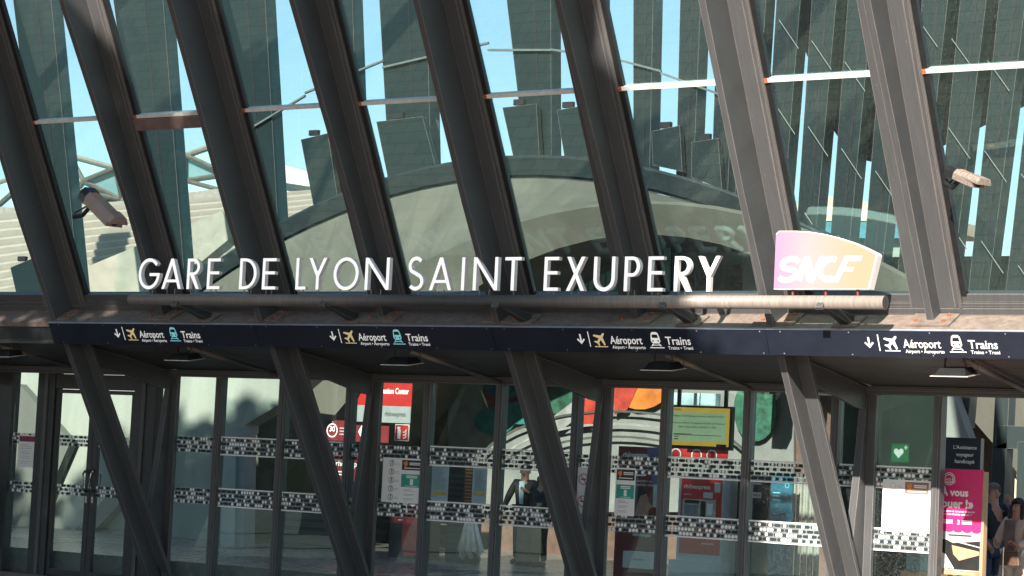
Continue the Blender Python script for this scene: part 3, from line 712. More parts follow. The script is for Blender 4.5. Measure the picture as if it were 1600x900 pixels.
# inner transoms follow the arch
for a, b, rise in ((-9.2, -7.0, 2.95), (-7.0, -5.0, 2.85), (-5.0, -2.4, 2.55), (-2.4, -.9, 2.25), (-.9, .4, 2.1), (.4, 1.6, 1.95), (1.6, 2.9, 1.75), (2.9, 4.0, 1.6)):
    za, zb = archz(a)+rise+.08, archz(b)+rise-.08
    MB().hexa([(a, 10.82, za), (b, 10.82, zb), (b, 10.88, zb), (a, 10.88, za), (a, 10.82, za+.04), (b, 10.82, zb+.04), (b, 10.88, zb+.04), (a, 10.88, za+.04)]).build('inner_transom', THINBAR, ar)
for i in range(11):
    for j in range(5):
        x = 4.05+i*.68; z = 11.2-j*1.55-i*.42
        if z < 4: continue
        MB().path([(x, 10.84, z+.30), (x+.42, 10.84, z-.25)], .009, 6).build('tie_rod', THINBAR, ar)
vents = [[(588, 190), (660, 182), (684, 272), (608, 288)], [(785, 168), (838, 162), (843, 248), (803, 250)], [(870, 172), (906, 166), (926, 246), (882, 246)], [(1018, 205), (1062, 196), (1066, 268), (1020, 258)], [(1081, 222), (1122, 216), (1128, 296), (1080, 277)], [(470, 218), (512, 208), (528, 312), (492, 334)], [(16, 418), (54, 402), (76, 466), (28, 470)]]
for q in vents:
    P = [at(a, b, 10.66) for a, b in q]
    v = MB().prism(P, (0, .12, 0)).build('vent_box', FINM, ar)
    c = at((q[0][0]+q[1][0])/2, (q[0][1]+q[1][1])/2-8, 10.70)
    MB().box(c.x-.12, c.x+.12, c.y-.03, c.y+.05, c.z-.09, c.z+.02).build('vent_hinge', BLACK).parent = v
# glazing of the arch wall
for a, b in ((-16.0, -13.0), (-13.0, -9.8), (-9.8, -7.2), (-7.2, -4.2), (-4.2, -.8), (-.8, 1.2), (1.2, 3.4), (3.4, 6.0), (6.0, 9.0), (9.0, 12.0)):
    zb = max(archz(a), archz(b)) if abs(a+1) > 3 else archz((a+b)/2)
    MB().box(a+.01, b-.01, 10.935, 10.945, max(zb-1.6, 3.5), 13.0).build('glass_pane', GLASS_IN, ar)

# ================================================================== ROOFS OUTSIDE, SEEN THROUGH THE LEFT GLASS
def corrugated():
    mb = MB(); n = 22; vs = []; fs = []
    b0, b1, t0, t1 = V3((-40, 17, -1.5)), V3((-12, 17, 5.6)), V3((-40, 21.5, 7.7)), V3((-12, 21.5, 8.7))
    for i in range(n*4+1):
        t = i/(n*4); h = V3((0, -.7, .7))*.13*math.sin(i*math.pi/2+.785)
        vs += [b0.lerp(t0, t)+h, b1.lerp(t1, t)+h]
    for i in range(n*4): fs.append((2*i, 2*i+1, 2*i+3, 2*i+2))
    mb.add(vs, fs); return mb
rf = thing('metal_roof', 'sunlit corrugated metal roof outside, seen through the left upper glass', 'roof', (-28, 20, 0))
o = corrugated().build('corrugated_sheet', mat('zinc_roof', (.36, .29, .245), .5, .12, 3), rf)
MB().prism([at(128, 470, 16.5), at(128, 420, 16.5), at(345, 330, 16.5), at(362, 345, 16.5), at(362, 370, 16.5), at(240, 470, 16.5)], (0, .4, 0)).build('gutter', mat('gutter_paint', (.38, .30, .25), .5, .2, 2), rf)
MB().prism([at(-20, 344, 26), at(-20, 322, 26), at(60, 326, 26), at(190, 314, 26), at(360, 292, 26), at(360, 312, 26), at(190, 336, 26), at(60, 344, 26)], (0, .3, 0)).build('eaves_board', mat('eaves', (.30, .25, .22), .6), rf)
sk = thing('glass_skylight', 'triangulated glass roof light beyond the corrugated roof at the left', 'skylight', (-30, 28, 0))
SKG = mat('skylight_glass', (.33, .52, .55), .15, .25, .35, spec=.8)
nodes = {'a': (-20, 292), 'b': (64, 262), 'c': (110, 243), 'd': (180, 262), 'e': (130, 282), 'f': (200, 264), 'g': (-20, 335), 'h': (60, 332), 'i': (118, 296), 'j': (190, 312), 'k': (290, 242), 'l': (330, 228), 'm': (356, 272), 'n': (290, 282), 'o': (356, 300), 'p': (250, 258), 'q': (240, 310)}
tris = ['abg', 'bgh', 'bci', 'bhi', 'cei', 'cde', 'edj', 'eij', 'dfj', 'fpj', 'pjq', 'pkn', 'pnq', 'klm', 'knm', 'nmo', 'nqo', 'hij']
dep = {k: 27+random.uniform(-.5, .5) for k in nodes}
for t in tris:
    MB().prism([at(*nodes[c], dep[c]) for c in t], (0, .05, 0)).build('skylight_pane', SKG, sk)
    for i in range(3): 
        A, B = at(*nodes[t[i]], dep[t[i]]-.04), at(*nodes[t[(i+1) % 3]], dep[t[(i+1) % 3]]-.04)
        MB().path([A, B], .075, 6).build('skylight_bar', mat('skylight_bar', (.22, .18, .15), .6), sk)
fh = thing('far_glass_hall', 'pale glazed roof of another hall between the fourth and fifth column', 'building', (-16, 34, 0))
MB().prism([at(438, 330, 33), at(438, 256, 33), at(520, 280, 33), at(540, 330, 33)], (0, 4, 0)).build('roof', mat('pale_roof', (.55, .58, .56), .4, .1, 1), fh)
MB().prism([at(436, 290, 32.8), at(436, 284, 32.8), at(540, 300, 32.8), at(540, 306, 32.8)], (0, .15, 0)).build('gutter', STEEL2, fh)
MB().prism([at(436, 345, 32.5), at(436, 314, 32.5), at(540, 318, 32.5), at(540, 345, 32.5)], (0, .15, 0)).build('wall', mat('salmon_wall', (.5, .36, .28), .6), fh)
fr_ = thing('far_roof', 'low sunlit roof with blue fascia behind the right upper glass', 'building', (6, 40, 0))
MB().prism([at(1230, 345, 38), at(1230, 325, 38), at(1290, 305, 38), at(1420, 325, 38), at(1420, 345, 38)], (0, 6, 0)).build('roof', mat('far_roof_tile', (.55, .42, .33), .6), fr_)
MB().prism([at(1230, 372, 37.8), at(1230, 347, 37.8), at(1420, 347, 37.8), at(1420, 372, 37.8)], (0, .2, 0)).build('fascia', mat('far_fascia', (.05, .20, .24), .5), fr_)
MB().prism([at(1230, 480, 38.2), at(1230, 373, 38.2), at(1420, 373, 38.2), at(1420, 480, 38.2)], (0, .2, 0)).build('wall', CONC2, fr_)

# ================================================================== HALL WALLS
hw = thing('hall_end_wall', 'pale folded concrete wall behind the glass double door', 'wall', (-10, 8, 0))
MB().prism([at(-60, 900, 7.5), at(-60, 560, 7.5), at(360, 560, 7.5), at(350, 640, 7.5), at(348, 900, 7.5)], (0, .5, 0)).build('wall_slab', PLASTER, hw)
A = [at(340, 560, 6.8), at(520, 560, 6.8), at(440, 630, 6.8), at(382, 664, 6.8), at(382, 676, 6.8), at(340, 700, 6.8)]
MB().prism(A, (0, .4, 0)).build('sloping_buttress', PLASTER, hw)
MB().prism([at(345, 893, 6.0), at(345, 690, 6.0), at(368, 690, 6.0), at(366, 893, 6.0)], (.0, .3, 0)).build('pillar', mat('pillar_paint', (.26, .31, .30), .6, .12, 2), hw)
MB().prism([at(368, 893, 6.05), at(370, 668, 6.05), at(384, 668, 6.05), at(380, 893, 6.05)], (.0, .3, 0)).build('pillar_side', mat('pillar_side_shade', (.17, .21, .22), .6, .12, 2), hw)  # shade of the pillar's side put in as darker colour
MB().prism([at(-60, 900, 7.2), at(-60, 600, 7.2), at(30, 600, 7.2), at(110, 690, 7.2), at(20, 900, 7.2)], (0, .2, 0)).build('wall_fold', mat('shaded_plaster', (.10, .115, .10), .8, .2, 1.0, streak=True), hw)  # fold shade painted with a darker copy of the wall plaster
MB().prism([at(75, 870, 7.2), at(240, 700, 7.2), at(250, 720, 7.2), at(100, 880, 7.2)], (0, .2, 0)).build('wall_fold', mat('shaded_plaster', (.10, .115, .10), .8, .2, 1.0, streak=True), hw)
bw = thing('ticket_hall_wall', 'dark brown rear wall of the ticket hall', 'wall', (0, 12, 0))
MB().box(-12.5, 8.0, 12.6, 12.9, 0, 4.2).build('wall_slab', BROWN, bw)
MB().box(-12.5, 12, 12.55, 12.9, 4.2, 5.8).build('wall_head', CONC2, bw)
for i in range(7):
    MB().box(-8.3, -3.6, 12.2, 12.28, .25+i*.22, .40+i*.22).build('slat', BLACK, bw)
# panels inside the arch opening
pn = thing('mural_screen', 'turquoise and pale wall panels under the concrete arch', 'mural', (0, 12, 4.5))
def board(q, Y, name, m, root, d=.06): return MB().prism([at(a, b, Y) for a, b in q], (0, d, 0)).build(name, m, root)
board([(805, 470), (805, 395), (909, 372), (909, 470)], 12.3, 'panel', mat('turquoise', (.07, .55, .48), .5, .2, 2), pn)
board([(911, 470), (911, 372), (1046, 366), (1046, 470)], 12.3, 'panel', mat('pale_turquoise', (.45, .66, .60), .5, .15, 2), pn)
for x in range(918, 1044, 9): board([(x, 470), (x, 374), (x+1.2, 374), (x+1.2, 470)], 12.28, 'batten', mat('batten', (.12, .22, .21), .6), pn, .03)
board([(1048, 470), (1048, 362), (1160, 368), (1160, 470)], 12.32, 'panel', mat('dark_slate', (.025, .04, .045), .5), pn)
board([(1160, 470), (1160, 372), (1215, 380), (1215, 470)], 12.3, 'panel', PALE, pn)

# colourful mural behind the ticket machines
MDARK = mat('mural_dark', (.05, .055, .05), .6, .3, 4); MDRED = mat('mural_crimson', (.12, .012, .02), .6, .4, 4); MBLUE = mat('mural_blue', (.012, .05, .10), .6, .4, 4); MTEAL = mat('mural_teal', (.01, .13, .12), .6, .4, 5)
MGREY = mat('mural_grey', (.20, .21, .20), .7, .3, 5); MRED = mat('mural_red', (.30, .028, .015), .6, .35, 5); MORANGE = mat('mural_orange', (.40, .12, .012), .6, .35, 4)
mu = thing('painted_mural', 'colourful mural of red, orange and teal shapes over grey arcs', 'mural', (2, 12, 2))
board([(700, 800), (700, 590), (1240, 590), (1240, 800)], 12.5, 'backing_board', MCONC, mu)
def blob(cx, cy, rx, ry, m, Y, a0=0, a1=360, name='painted_shape', n=22):
    P = [(cx+rx*math.cos(R(a0+(a1-a0)*i/n)), cy+ry*math.sin(R(a0+(a1-a0)*i/n))) for i in range(n+(0 if a1-a0 >= 360 else 1))]
    return board(P, Y, name, m, mu, .02)
blob(788, 615, 34, 42, MDRED, 12.44); blob(786, 600, 30, 22, MBLUE, 12.42); blob(772, 658, 32, 22, MTEAL, 12.40); blob(815, 645, 44, 18, MTEAL, 12.38)
blob(880, 596, 62, 52, mat('leaf_green_print', (.012, .07, .04), .6, .7, 5), 12.36); board([(842, 700), (842, 668), (905, 620), (905, 650)], 12.35, 'painted_shape', MGREY, mu, .02)
board([(905, 668), (905, 596), (944, 596), (944, 655)], 12.33, 'painted_shape', MRED, mu, .02); blob(1000, 590, 52, 50, MORANGE, 12.34)
board([(960, 648), (958, 596), (1000, 596), (980, 640)], 12.32, 'painted_shape', MRED, mu, .02)
for r_, m_ in ((96, MDARK), (128, MGREY), (160, MDARK)):
    P = [(960+ (r_+60)*math.cos(R(a)), 740+(r_)*.62*math.sin(R(a))) for a in range(200, 345, 8)]; Q = [(960+(r_+56)*math.cos(R(a)), 741+(r_-4)*.62*math.sin(R(a))) for a in range(344, 199, -8)]
    board(P+Q, 12.30, 'painted_arc', m_, mu, .02)
blob(1180, 640, 34, 50, mat('palm_green_print', (.015, .08, .05), .6, .8, 6), 12.36)

# ================================================================== POSTERS AND NOTICES
def sheet(name, label, cat, x0, y0, x1, y1, Y, m, group=None, d=.012):
    """upright board whose corners sit at two places of the photograph on depth plane Y; returns (thing, origin, w, h)"""
    a = at(x0, y1, Y); b = at(x1, y0, Y); xm = at((x0+x1)/2, (y0+y1)/2, Y).x
    w = abs(at(x1, (y0+y1)/2, Y).x-at(x0, (y0+y1)/2, Y).x); z0 = at((x0+x1)/2, y1, Y).z; z1 = at((x0+x1)/2, y0, Y).z
    t = thing(name, label, cat, (xm, Y, z0), group); o = V3((xm-w/2, Y-.004, z0))
    MB().box(xm-w/2, xm+w/2, Y, Y+d, z0, z1).build('board', m, t)
    return t, o, w, z1-z0
def lay(t, o, name, m, fn, lift=0):
    mb = MB(); fn(mb, o-EY*lift); return mb.build(name, m, t)
def lines(mb, o, x, w, ys, h=.006, seed=1):
    rnd = random.Random(seed)
    for y in ys: rect(mb, o, EX, EZ, x, x+w*rnd.uniform(.6, 1), y, y+h)
# notice with camera warning and green panel, twice, and one with overexposure painted as paler print
def notice(x0, y0, x1, y1, where, circles=True, overlit=False):
    t, o, w, h = sheet('notice', 'white notice sheet with black camera warning, '+where, 'notice', x0, y0, x1, y1, .020, WHITE, 'white notices stuck on the glass', .004)
    bx = .47*w if circles else .06*w; bw_ = w*.96-bx
    lay(t, o, 'warning_panel', DARKTXT if not overlit else mat('overlit_brown', (.28, .16, .12), .6), lambda m, q: rect(m, q, EX, EZ, bx, bx+bw_, h*.74, h*.965))
    def camico(m, q): poly(m, q, EX, EZ, [(bx+bw_*.06, h*.90), (bx+bw_*.25, h*.95), (bx+bw_*.31, h*.88), (bx+bw_*.2, h*.80), (bx+bw_*.12, h*.85)])
    lay(t, o, 'camera_symbol', ORANGE, camico, .002)
    lay(t, o, 'warning_text', WHITE, lambda m, q: [rect(m, q, EX, EZ, bx+bw_*.38, bx+bw_*.93, h*y, h*(y+.022)) for y in (.89, .855)]+[rect(m, q, EX, EZ, bx+bw_*.12, bx+bw_*.9, h*.775, h*.795)], .002)
    if not overlit:
        lay(t, o, 'green_panel', TEAL, lambda m, q: rect(m, q, EX, EZ, bx, bx+bw_, h*.36, h*.65))
        lay(t, o, 'green_panel_text', WHITE, lambda m, q: [rect(m, q, EX, EZ, bx+bw_*.25, bx+bw_*.8, h*y, h*(y+.02)) for y in (.60, .565)]+[rect(m, q, EX, EZ, bx+bw_*.44, bx+bw_*.6, h*.41, h*.54), rect(m, q, EX, EZ, bx+bw_*.2, bx+bw_*.85, h*.38, h*.39)], .002)
        lay(t, o, 'small_text', MIDTXT, lambda m, q: lines(m, q, bx+bw_*.15, bw_*.6, [h*y for y in (.30, .27, .20, .17, .10, .07)]))
    if circles:
        for y in (.88, .69, .50, .31, .12):
            lay(t, o, 'prohibition_ring', DRED if not overlit else GREY, lambda m, q: disc(m, q, EX, EZ, w*.22, h*y, w*.062, w*.052, 18))
            if not overlit: lay(t, o, 'pictogram', DARKTXT, lambda m, q: poly(m, q, EX, EZ, [(w*.20, h*y-.03), (w*.22, h*y+.005), (w*.21, h*y+.03), (w*.24, h*y+.03), (w*.235, h*y), (w*.25, h*y-.03), (w*.225, h*y-.01)]), .001)
            lay(t, o, 'ring_caption', MIDTXT if not overlit else GREY, lambda m, q: lines(m, q, w*.30, w*.15, [h*y, h*y-.02], .005, 3), .001)
notice(597, 716, 661, 786, 'pane right of the second strut')
notice(961, 731, 992, 806, 'beside the no smoking sheet', circles=False)
notice(1378, 750, 1453, 832, 'print paled to look overexposed beside the pink poster', overlit=True)
t, o, w, h = sheet('no_smoking_notice', 'narrow white notice with two red prohibition circles behind the third strut', 'notice', 897, 730, 925, 802, .020, WHITE, None, .004)
for y in (.74, .26): lay(t, o, 'prohibition_ring', RED, lambda m, q: [disc(m, q, EX, EZ, w*.5, h*y, w*.27, w*.225, 24), poly(m, q, EX, EZ, [(w*.33, h*y+.05), (w*.36, h*y+.06), (w*.68, h*y-.05), (w*.65, h*y-.06)])])
lay(t, o, 'cigarettes', DARKTXT, lambda m, q: [rect(m, q, EX, EZ, w*.36, w*.64, h*y-.008, h*y+.008) for y in (.74, .26)], .001)
t, o, w, h = sheet('hours_notice', 'small white notice with purple header left of the double door', 'notice', 28, 680, 55, 730, -.006, WHITE, None, .004)
lay(t, o, 'header', mat('plum_print', (.22, .02, .07), .5), lambda m, q: rect(m, q, EX, EZ, .02, w-.02, h*.80, h*.97))
lay(t, o, 'small_text', MIDTXT, lambda m, q: lines(m, q, w*.15, w*.7, [h*y for y in (.70, .64, .58, .48, .42, .34, .28, .18, .12)]))

# ---------------- interior signs and machines
t, o, w, h = sheet('ticket_centre_sign', 'red overhead sign lettered Ticket and Center in white', 'sign', 551, 598, 643, 640, 8.0, mat('deep_red_panel', (.30, .02, .018), .4, .12))
lay(t, o, 'lettering', WHITE, lambda m, q: put_text(m, 'Ticket & Information Center', q, EX, EZ, .04, h*.60, width=w*.92, height=.11, bold=.012))
t, o, w, h = sheet('grey_line_sign', 'grey panel lettered rhônexpress under the red sign', 'sign', 551, 634, 641, 660, 7.9, mat('slate_panel', (.20, .24, .235), .5, .1))
lay(t, o, 'lettering', DARKTXT, lambda m, q: put_text(m, 'rhônexpress', q, EX, EZ, w*.56, h*.40, width=w*.36, height=h*.28))
t, o, w, h = sheet('red_pictogram_sign', 'red sign with a 30 minute stopwatch and ticket pictogram', 'sign', 509, 658, 607, 690, 8.0, DRED)
lay(t, o, 'stopwatch', WHITE, lambda m, q: [disc(m, q, EX, EZ, w*.10, h*.5, .13, .11, 20), rect(m, q, EX, EZ, w*.09, w*.11, h*.9, h*.98), put_text(m, '30', q, EX, EZ, w*.10, h*.45, width=.13, align='C')])
lay(t, o, 'ticket_symbol', WHITE, lambda m, q: poly(m, q, EX, EZ, [(w*.52, h*.5), (w*.57, h*.8), (w*.63, h*.8), (w*.63, h*.2), (w*.57, h*.2)]))
lay(t, o, 'caption', MIDTXT, lambda m, q: lines(m, q, w*.22, w*.25, [h*.6, h*.45, h*.3], .02))
t, o, w, h = sheet('red_line_poster', 'red poster lettered rhônexpress behind the second strut', 'poster', 520, 708, 578, 752, 7.5, DRED)
lay(t, o, 'lettering', WHITE, lambda m, q: [put_text(m, 'rhônexpress', q, EX, EZ, w*.08, h*.52, width=w*.84), lines(m, q, w*.1, w*.5, [h*.3, h*.2], .02)])
t, o, w, h = sheet('extinguisher_sign', 'small red fire extinguisher sign with white flames', 'sign', 617, 663, 639, 689, 5.0, WHITE)
lay(t, o, 'red_field', RED, lambda m, q: rect(m, q, EX, EZ, .012, w-.012, .012, h-.012))
lay(t, o, 'extinguisher_symbol', WHITE, lambda m, q: [poly(m, q, EX, EZ, [(w*.2, h*.12), (w*.42, h*.12), (w*.42, h*.65), (w*.36, h*.75), (w*.42, h*.82), (w*.2, h*.86), (w*.14, h*.7), (w*.22, h*.72), (w*.2, h*.62)])]+[poly(m, q, EX, EZ, [(w*.55, h*y), (w*.72, h*(y+.04)), (w*.86, h*(y+.22)), (w*.8, h*(y+.02)), (w*.66, h*(y-.05))]) for y in (.18, .36, .54)], .002)
for q_, lab in (((670, 722, 700, 788), 'timetable sheet with orange bands left of the dark cabinet'), ((738, 728, 760, 788), 'timetable sheet with orange bands right of the brown one')):
    t, o, w, h = sheet('timetable', 'pale '+lab, 'timetable', *q_, 5.5, PALE)
    lay(t, o, 'orange_bands', YELLOW, lambda m, q: [rect(m, q, EX, EZ, .02, w-.02, h*.94, h*.985), rect(m, q, EX, EZ, .02, w-.02, h*.22, h*.30)])
    lay(t, o, 'table_rows', MIDTXT, lambda m, q: lines(m, q, .04, w*.85, [h*(.34+.028*i) for i in range(20)], .008, 5), .001)
t, o, w, h = sheet('brown_timetable', 'brown poster between two pale timetables', 'poster', 725, 722, 744, 790, 5.6, BROWN)
lay(t, o, 'text_lines', ORANGE, lambda m, q: lines(m, q, .03, w*.8, [h*(.1+.08*i) for i in range(11)], .012, 9))
t, o, w, h = sheet('dark_cabinet', 'tall black cabinet with slats beside the timetables', 'cabinet', 698, 722, 726, 900, 6.2, BLACK, None, .5)
for i in range(14): MB().box(o.x+.03, o.x+w-.03, o.y-.02, o.y+.003, .15+i*.1, .20+i*.1).build('slat', FRAME, t)
t, o, w, h = sheet('slatted_bench_back', 'dark slatted shutter behind the second strut', 'shutter', 430, 770, 540, 880, 6.4, BLACK, None, .15)
for i in range(8): MB().box(o.x+.02, o.x+w-.02, o.y-.03, o.y+.003, o.z+.05+i*h/8.5, o.z+.13+i*h/8.5).build('slat', FRAME, t)
t, o, w, h = sheet('burgundy_counter', 'dark counter front with burgundy top strip', 'counter', 607, 806, 660, 905, 6.5, BLACK, None, .5)
lay(t, o, 'top_strip', DRED, lambda m, q: rect(m, q, EX, EZ, 0, w, h*.88, h))
lay(t, o, 'lettering', WHITE, lambda m, q: put_text(m, 'www.rhonexpress.fr', q, EX, EZ, w*.25, h*.92, width=w*.5), .002)
# extinguisher cover
ec = at(645, 862, 6.0)
ef = thing('extinguisher_cover', 'red fabric fire extinguisher cover hanging over the counter', 'cover', (ec.x, 6.0, .6))
mb = MB(); n = 14
prof = [(.15, .17, 1.36), (.22, .16, 1.28), (.25, .16, 1.05), (.2, .14, .7), (.24, .14, .3), (.2, .12, .08)]
for i, (rx, ry, z) in enumerate(prof):
    for k in range(n):
        a = 2*math.pi*k/n; mb.v.append((ec.x+rx*(1+.14*math.sin(3*a+z*5))*math.cos(a), 6.0+ry*math.sin(a), z))
for i in range(len(prof)-1):
    for k in range(n): mb.f.append((i*n+k, i*n+(k+1) % n, (i+1)*n+(k+1) % n, (i+1)*n+k))
mb.f.append(tuple(range(n))); mb.build('fabric', mat('red_fabric', (.42, .05, .05), .8, .25, 7), ef, True)
rect(m_ := MB(), V3((ec.x-.1, 5.80, .85)), EX, EZ, 0, .08, 0, .25); m_.build('extinguisher_symbol', WHITE, ef)
rect(m_ := MB(), V3((ec.x+.05, 5.80, .9)), EX, EZ, 0, .1, 0, .18); m_.build('flame_symbol', WHITE, ef)
# bright white reflection built as a folded sheet
dc = at(735, 845, 5.5)
dp = thing('white_reflection', 'bright white reflection shaped as stiff folds beside the dark cabinet', 'reflection_shape', (dc.x, 5.5, 0))
mb = MB()
for i in range(13):
    t_ = i/12; x = dc.x-.14+.28*t_; yy = 5.5+.07*math.sin(i*2.1)
    mb.v += [(x*1.0+(t_-.5)*.28, yy, .18+.08*math.sin(i*1.7)), (dc.x+(t_-.5)*.16, yy+.02, 1.0-.25*t_)]
for i in range(12): mb.f.append((2*i, 2*i+2, 2*i+3, 2*i+1))
d_ = mb.build('reflection_shape', mat('reflection_white', (.78, .70, .66), .8), dp, True); sm = d_.modifiers.new('s', 'SOLIDIFY'); sm.thickness = .015

# red ticket machine
tm0 = at(1062, 905, 6.2)
t, o, w, h = sheet('ticket_machine', 'red ticket vending machine lettered rhônexpress with steel screen unit', 'ticket machine', 1058, 740, 1129, 905, 6.2, GREY, None, .6)
lay(t, o, 'red_front', RED, lambda m, q: rect(m, q, EX, EZ, w*.06, w*.96, h*.235, h*.955))
MB().box(o.x+.10, o.x+w*.86, o.y-.03, o.y-.001, o.z+h*.50, o.z+h*.755).build('screen_unit', CHROME, t)
o2 = o-EY*.031
lay(t, o2, 'screen', mat('screen_grey', (.20, .23, .23), .3), lambda m, q: rect(m, q, EX, EZ, w*.17, w*.46, h*.54, h*.70), .002)
lay(t, o2, 'dark_slot', BLACK, lambda m, q: [rect(m, q, EX, EZ, w*.52, w*.63, h*.52, h*.74), rect(m, q, EX, EZ, w*.17, w*.48, h*.715, h*.745)], .002)
lay(t, o2, 'key_pad', WHITE, lambda m, q: rect(m, q, EX, EZ, w*.66, w*.79, h*.61, h*.72), .002)
lay(t, o, 'lettering', WHITE, lambda m, q: [put_text(m, 'rhônexpress', q, EX, EZ, w*.12, h*.855, width=w*.58, bold=.012), put_text(m, 'GRATUIT', q, EX, EZ, w*.12, h*.79, width=w*.17), put_text(m, 'rhônexpress', q, EX, EZ, w*.55, h*.33, width=w*.28)], .002)
lay(t, o, 'payment_label', PALE, lambda m, q: [rect(m, q, EX, EZ, w*.55, w*.76, h*.77, h*.825), rect(m, q, EX, EZ, w*.79, w*.92, h*.83, h*.92)], .002)
MB().box(o.x-.06, o.x+w+.04, o.y-.12, o.y+.2, .0, o.z+h*.17).build('plinth', PALE, t)
# red header of the ticket machine, screen above it
t, o, w, h = sheet('red_header_board', 'red header board with clock pictograms under the information screen', 'sign', 1049, 701, 1137, 716, 6.4, RED)
for x in (.08, .45, .72): lay(t, o, 'pictogram', WHITE, lambda m, q: disc(m, q, EX, EZ, w*x, h*.3, .10, .08, 18))
t, o, w, h = sheet('information_screen', 'yellow and green information screen hanging over the ticket machine', 'screen', 1041, 634, 1143, 702, 4.2, BLACK, None, .08)
lay(t, o, 'screen_face', mat('screen_amber', (.55, .36, .06), .4, .05, emit=.25), lambda m, q: rect(m, q, EX, EZ, .03, w-.04, .05, h-.03))
lay(t, o, 'screen_page', mat('screen_green', (.30, .42, .24), .4, .12, 2, emit=.25), lambda m, q: rect(m, q, EX, EZ, .03, w-.10, .12, h*.84), .002)
def scr(m, q):
    put_text(m, 'Changes to the Rhônexpress service until April 18, 2021', q, EX, EZ, w*.08, h*.74, width=w*.80)
    put_text(m, 'Rhônexpress will not run between Part-Dieu and Vaulx-en-', q, EX, EZ, w*.06, h*.58, width=w*.84)
    put_text(m, 'Velin La Soie stations until April 18, 2021.', q, EX, EZ, w*.18, h*.49, width=w*.60)
    rect(m, q, EX, EZ, w*.12, w*.40, h*.335, h*.35); rect(m, q, EX, EZ, w*.13, w*.2, h*.27, h*.29); rect(m, q, EX, EZ, w*.13, w*.19, h*.21, h*.235)
    put_text(m, 'INFO TRAFIC', q, EX, EZ, w*.05, h*.885, width=w*.18); rect(m, q, EX, EZ, w*.78, w*.93, h*.06, h*.13)
lay(t, o, 'screen_text', DARKTXT, scr, .004)
lay(t, o, 'route_line', mat('route_red', (.35, .06, .04), .5), lambda m, q: rect(m, q, EX, EZ, w*.12, w*.86, h*.315, h*.328), .004)
MB().box(o.x+w*.12, o.x+w*.16, 4.25, 4.3, o.z+h, o.z+h+1.2).box(o.x+w*.84, o.x+w*.88, 4.25, 4.3, o.z+h, o.z+h+1.2).build('hanger', BLACK, t)
t, o, w, h = sheet('light_box', 'pale blue light box above the information screen', 'light box', 1045, 614, 1118, 633, 5.2, mat('pale_blue', (.45, .58, .60), .5), None, .15)
lay(t, o, 'joint', BLACK, lambda m, q: rect(m, q, EX, EZ, w*.66, w*.68, 0, h))
# burgundy banner stand with a face in profile
t, o, w, h = sheet('banner_stand', 'burgundy banner lettered rhônexpress with a dark profile picture', 'banner', 962, 698, 1029, 905, 3.4, DRED, None, .05)
lay(t, o, 'lettering', WHITE, lambda m, q: [put_text(m, 'rhônexpress', q, EX, EZ, w*.12, h*.925, width=w*.6, bold=.012), put_text(m, 'AÉROPORT > LYON', q, EX, EZ, w*.45, h*.735, width=w*.42), put_text(m, 'SHUTTLE > LYON', q, EX, EZ, w*.45, h*.705, width=w*.42), put_text(m, 'Achetez vite', q, EX, EZ, w*.42, h*.36, width=w*.42), put_text(m, 'téléchargez', q, EX, EZ, w*.42, h*.325, width=w*.42)])
lay(t, o, 'tram_symbol', WHITE, lambda m, q: [poly(m, q, EX, EZ, [(w*.42, h*.78), (w*.66, h*.78), (w*.68, h*.80), (w*.62, h*.835), (w*.42, h*.835), (w*.42, h*.825), (w*.6, h*.825), (w*.64, h*.80), (w*.62, h*.79), (w*.42, h*.79)])])
SKIN = mat('skin', (.36, .20, .14), .55, .08); HAIR = mat('dark_hair', (.018, .014, .012), .5, .3)
lay(t, o, 'profile_picture', mat('printed_skin', (.36, .19, .13), .5), lambda m, q: poly(m, q, EX, EZ, [(w*.42, h*.45), (w*.62, h*.45), (w*.66, h*.475), (w*.75, h*.48), (w*.78, h*.50), (w*.75, h*.515), (w*.79, h*.535), (w*.86, h*.55), (w*.76, h*.59), (w*.74, h*.62), (w*.68, h*.66), (w*.5, h*.68), (w*.42, h*.6)]), .001)
lay(t, o, 'printed_hair', HAIR, lambda m, q: poly(m, q, EX, EZ, [(w*.3, h*.40), (w*.42, h*.44), (w*.5, h*.56), (w*.56, h*.63), (w*.72, h*.65), (w*.6, h*.70), (w*.42, h*.69), (w*.32, h*.6)]), .002)
lay(t, o, 'side_stripe', mat('purple_print', (.12, .10, .22), .5), lambda m, q: poly(m, q, EX, EZ, [(w*.66, h), (w*.98, h), (w*.98, h*.62), (w*.88, h*.66)]), .0005)
lay(t, o, 'arrow_sheet', GREY, lambda m, q: rect(m, q, EX, EZ, w*.86, w*.99, h*.55, h*.72), .003)
t, o, w, h = sheet('leaflet_box', 'white leaflet box in front of the burgundy banner', 'box', 973, 862, 1014, 888, 3.1, PALE, None, .2)
lay(t, o, 'lettering', DARKTXT, lambda m, q: put_text(m, 'rhônexpress', q, EX, EZ, w*.4, h*.5, width=w*.4))
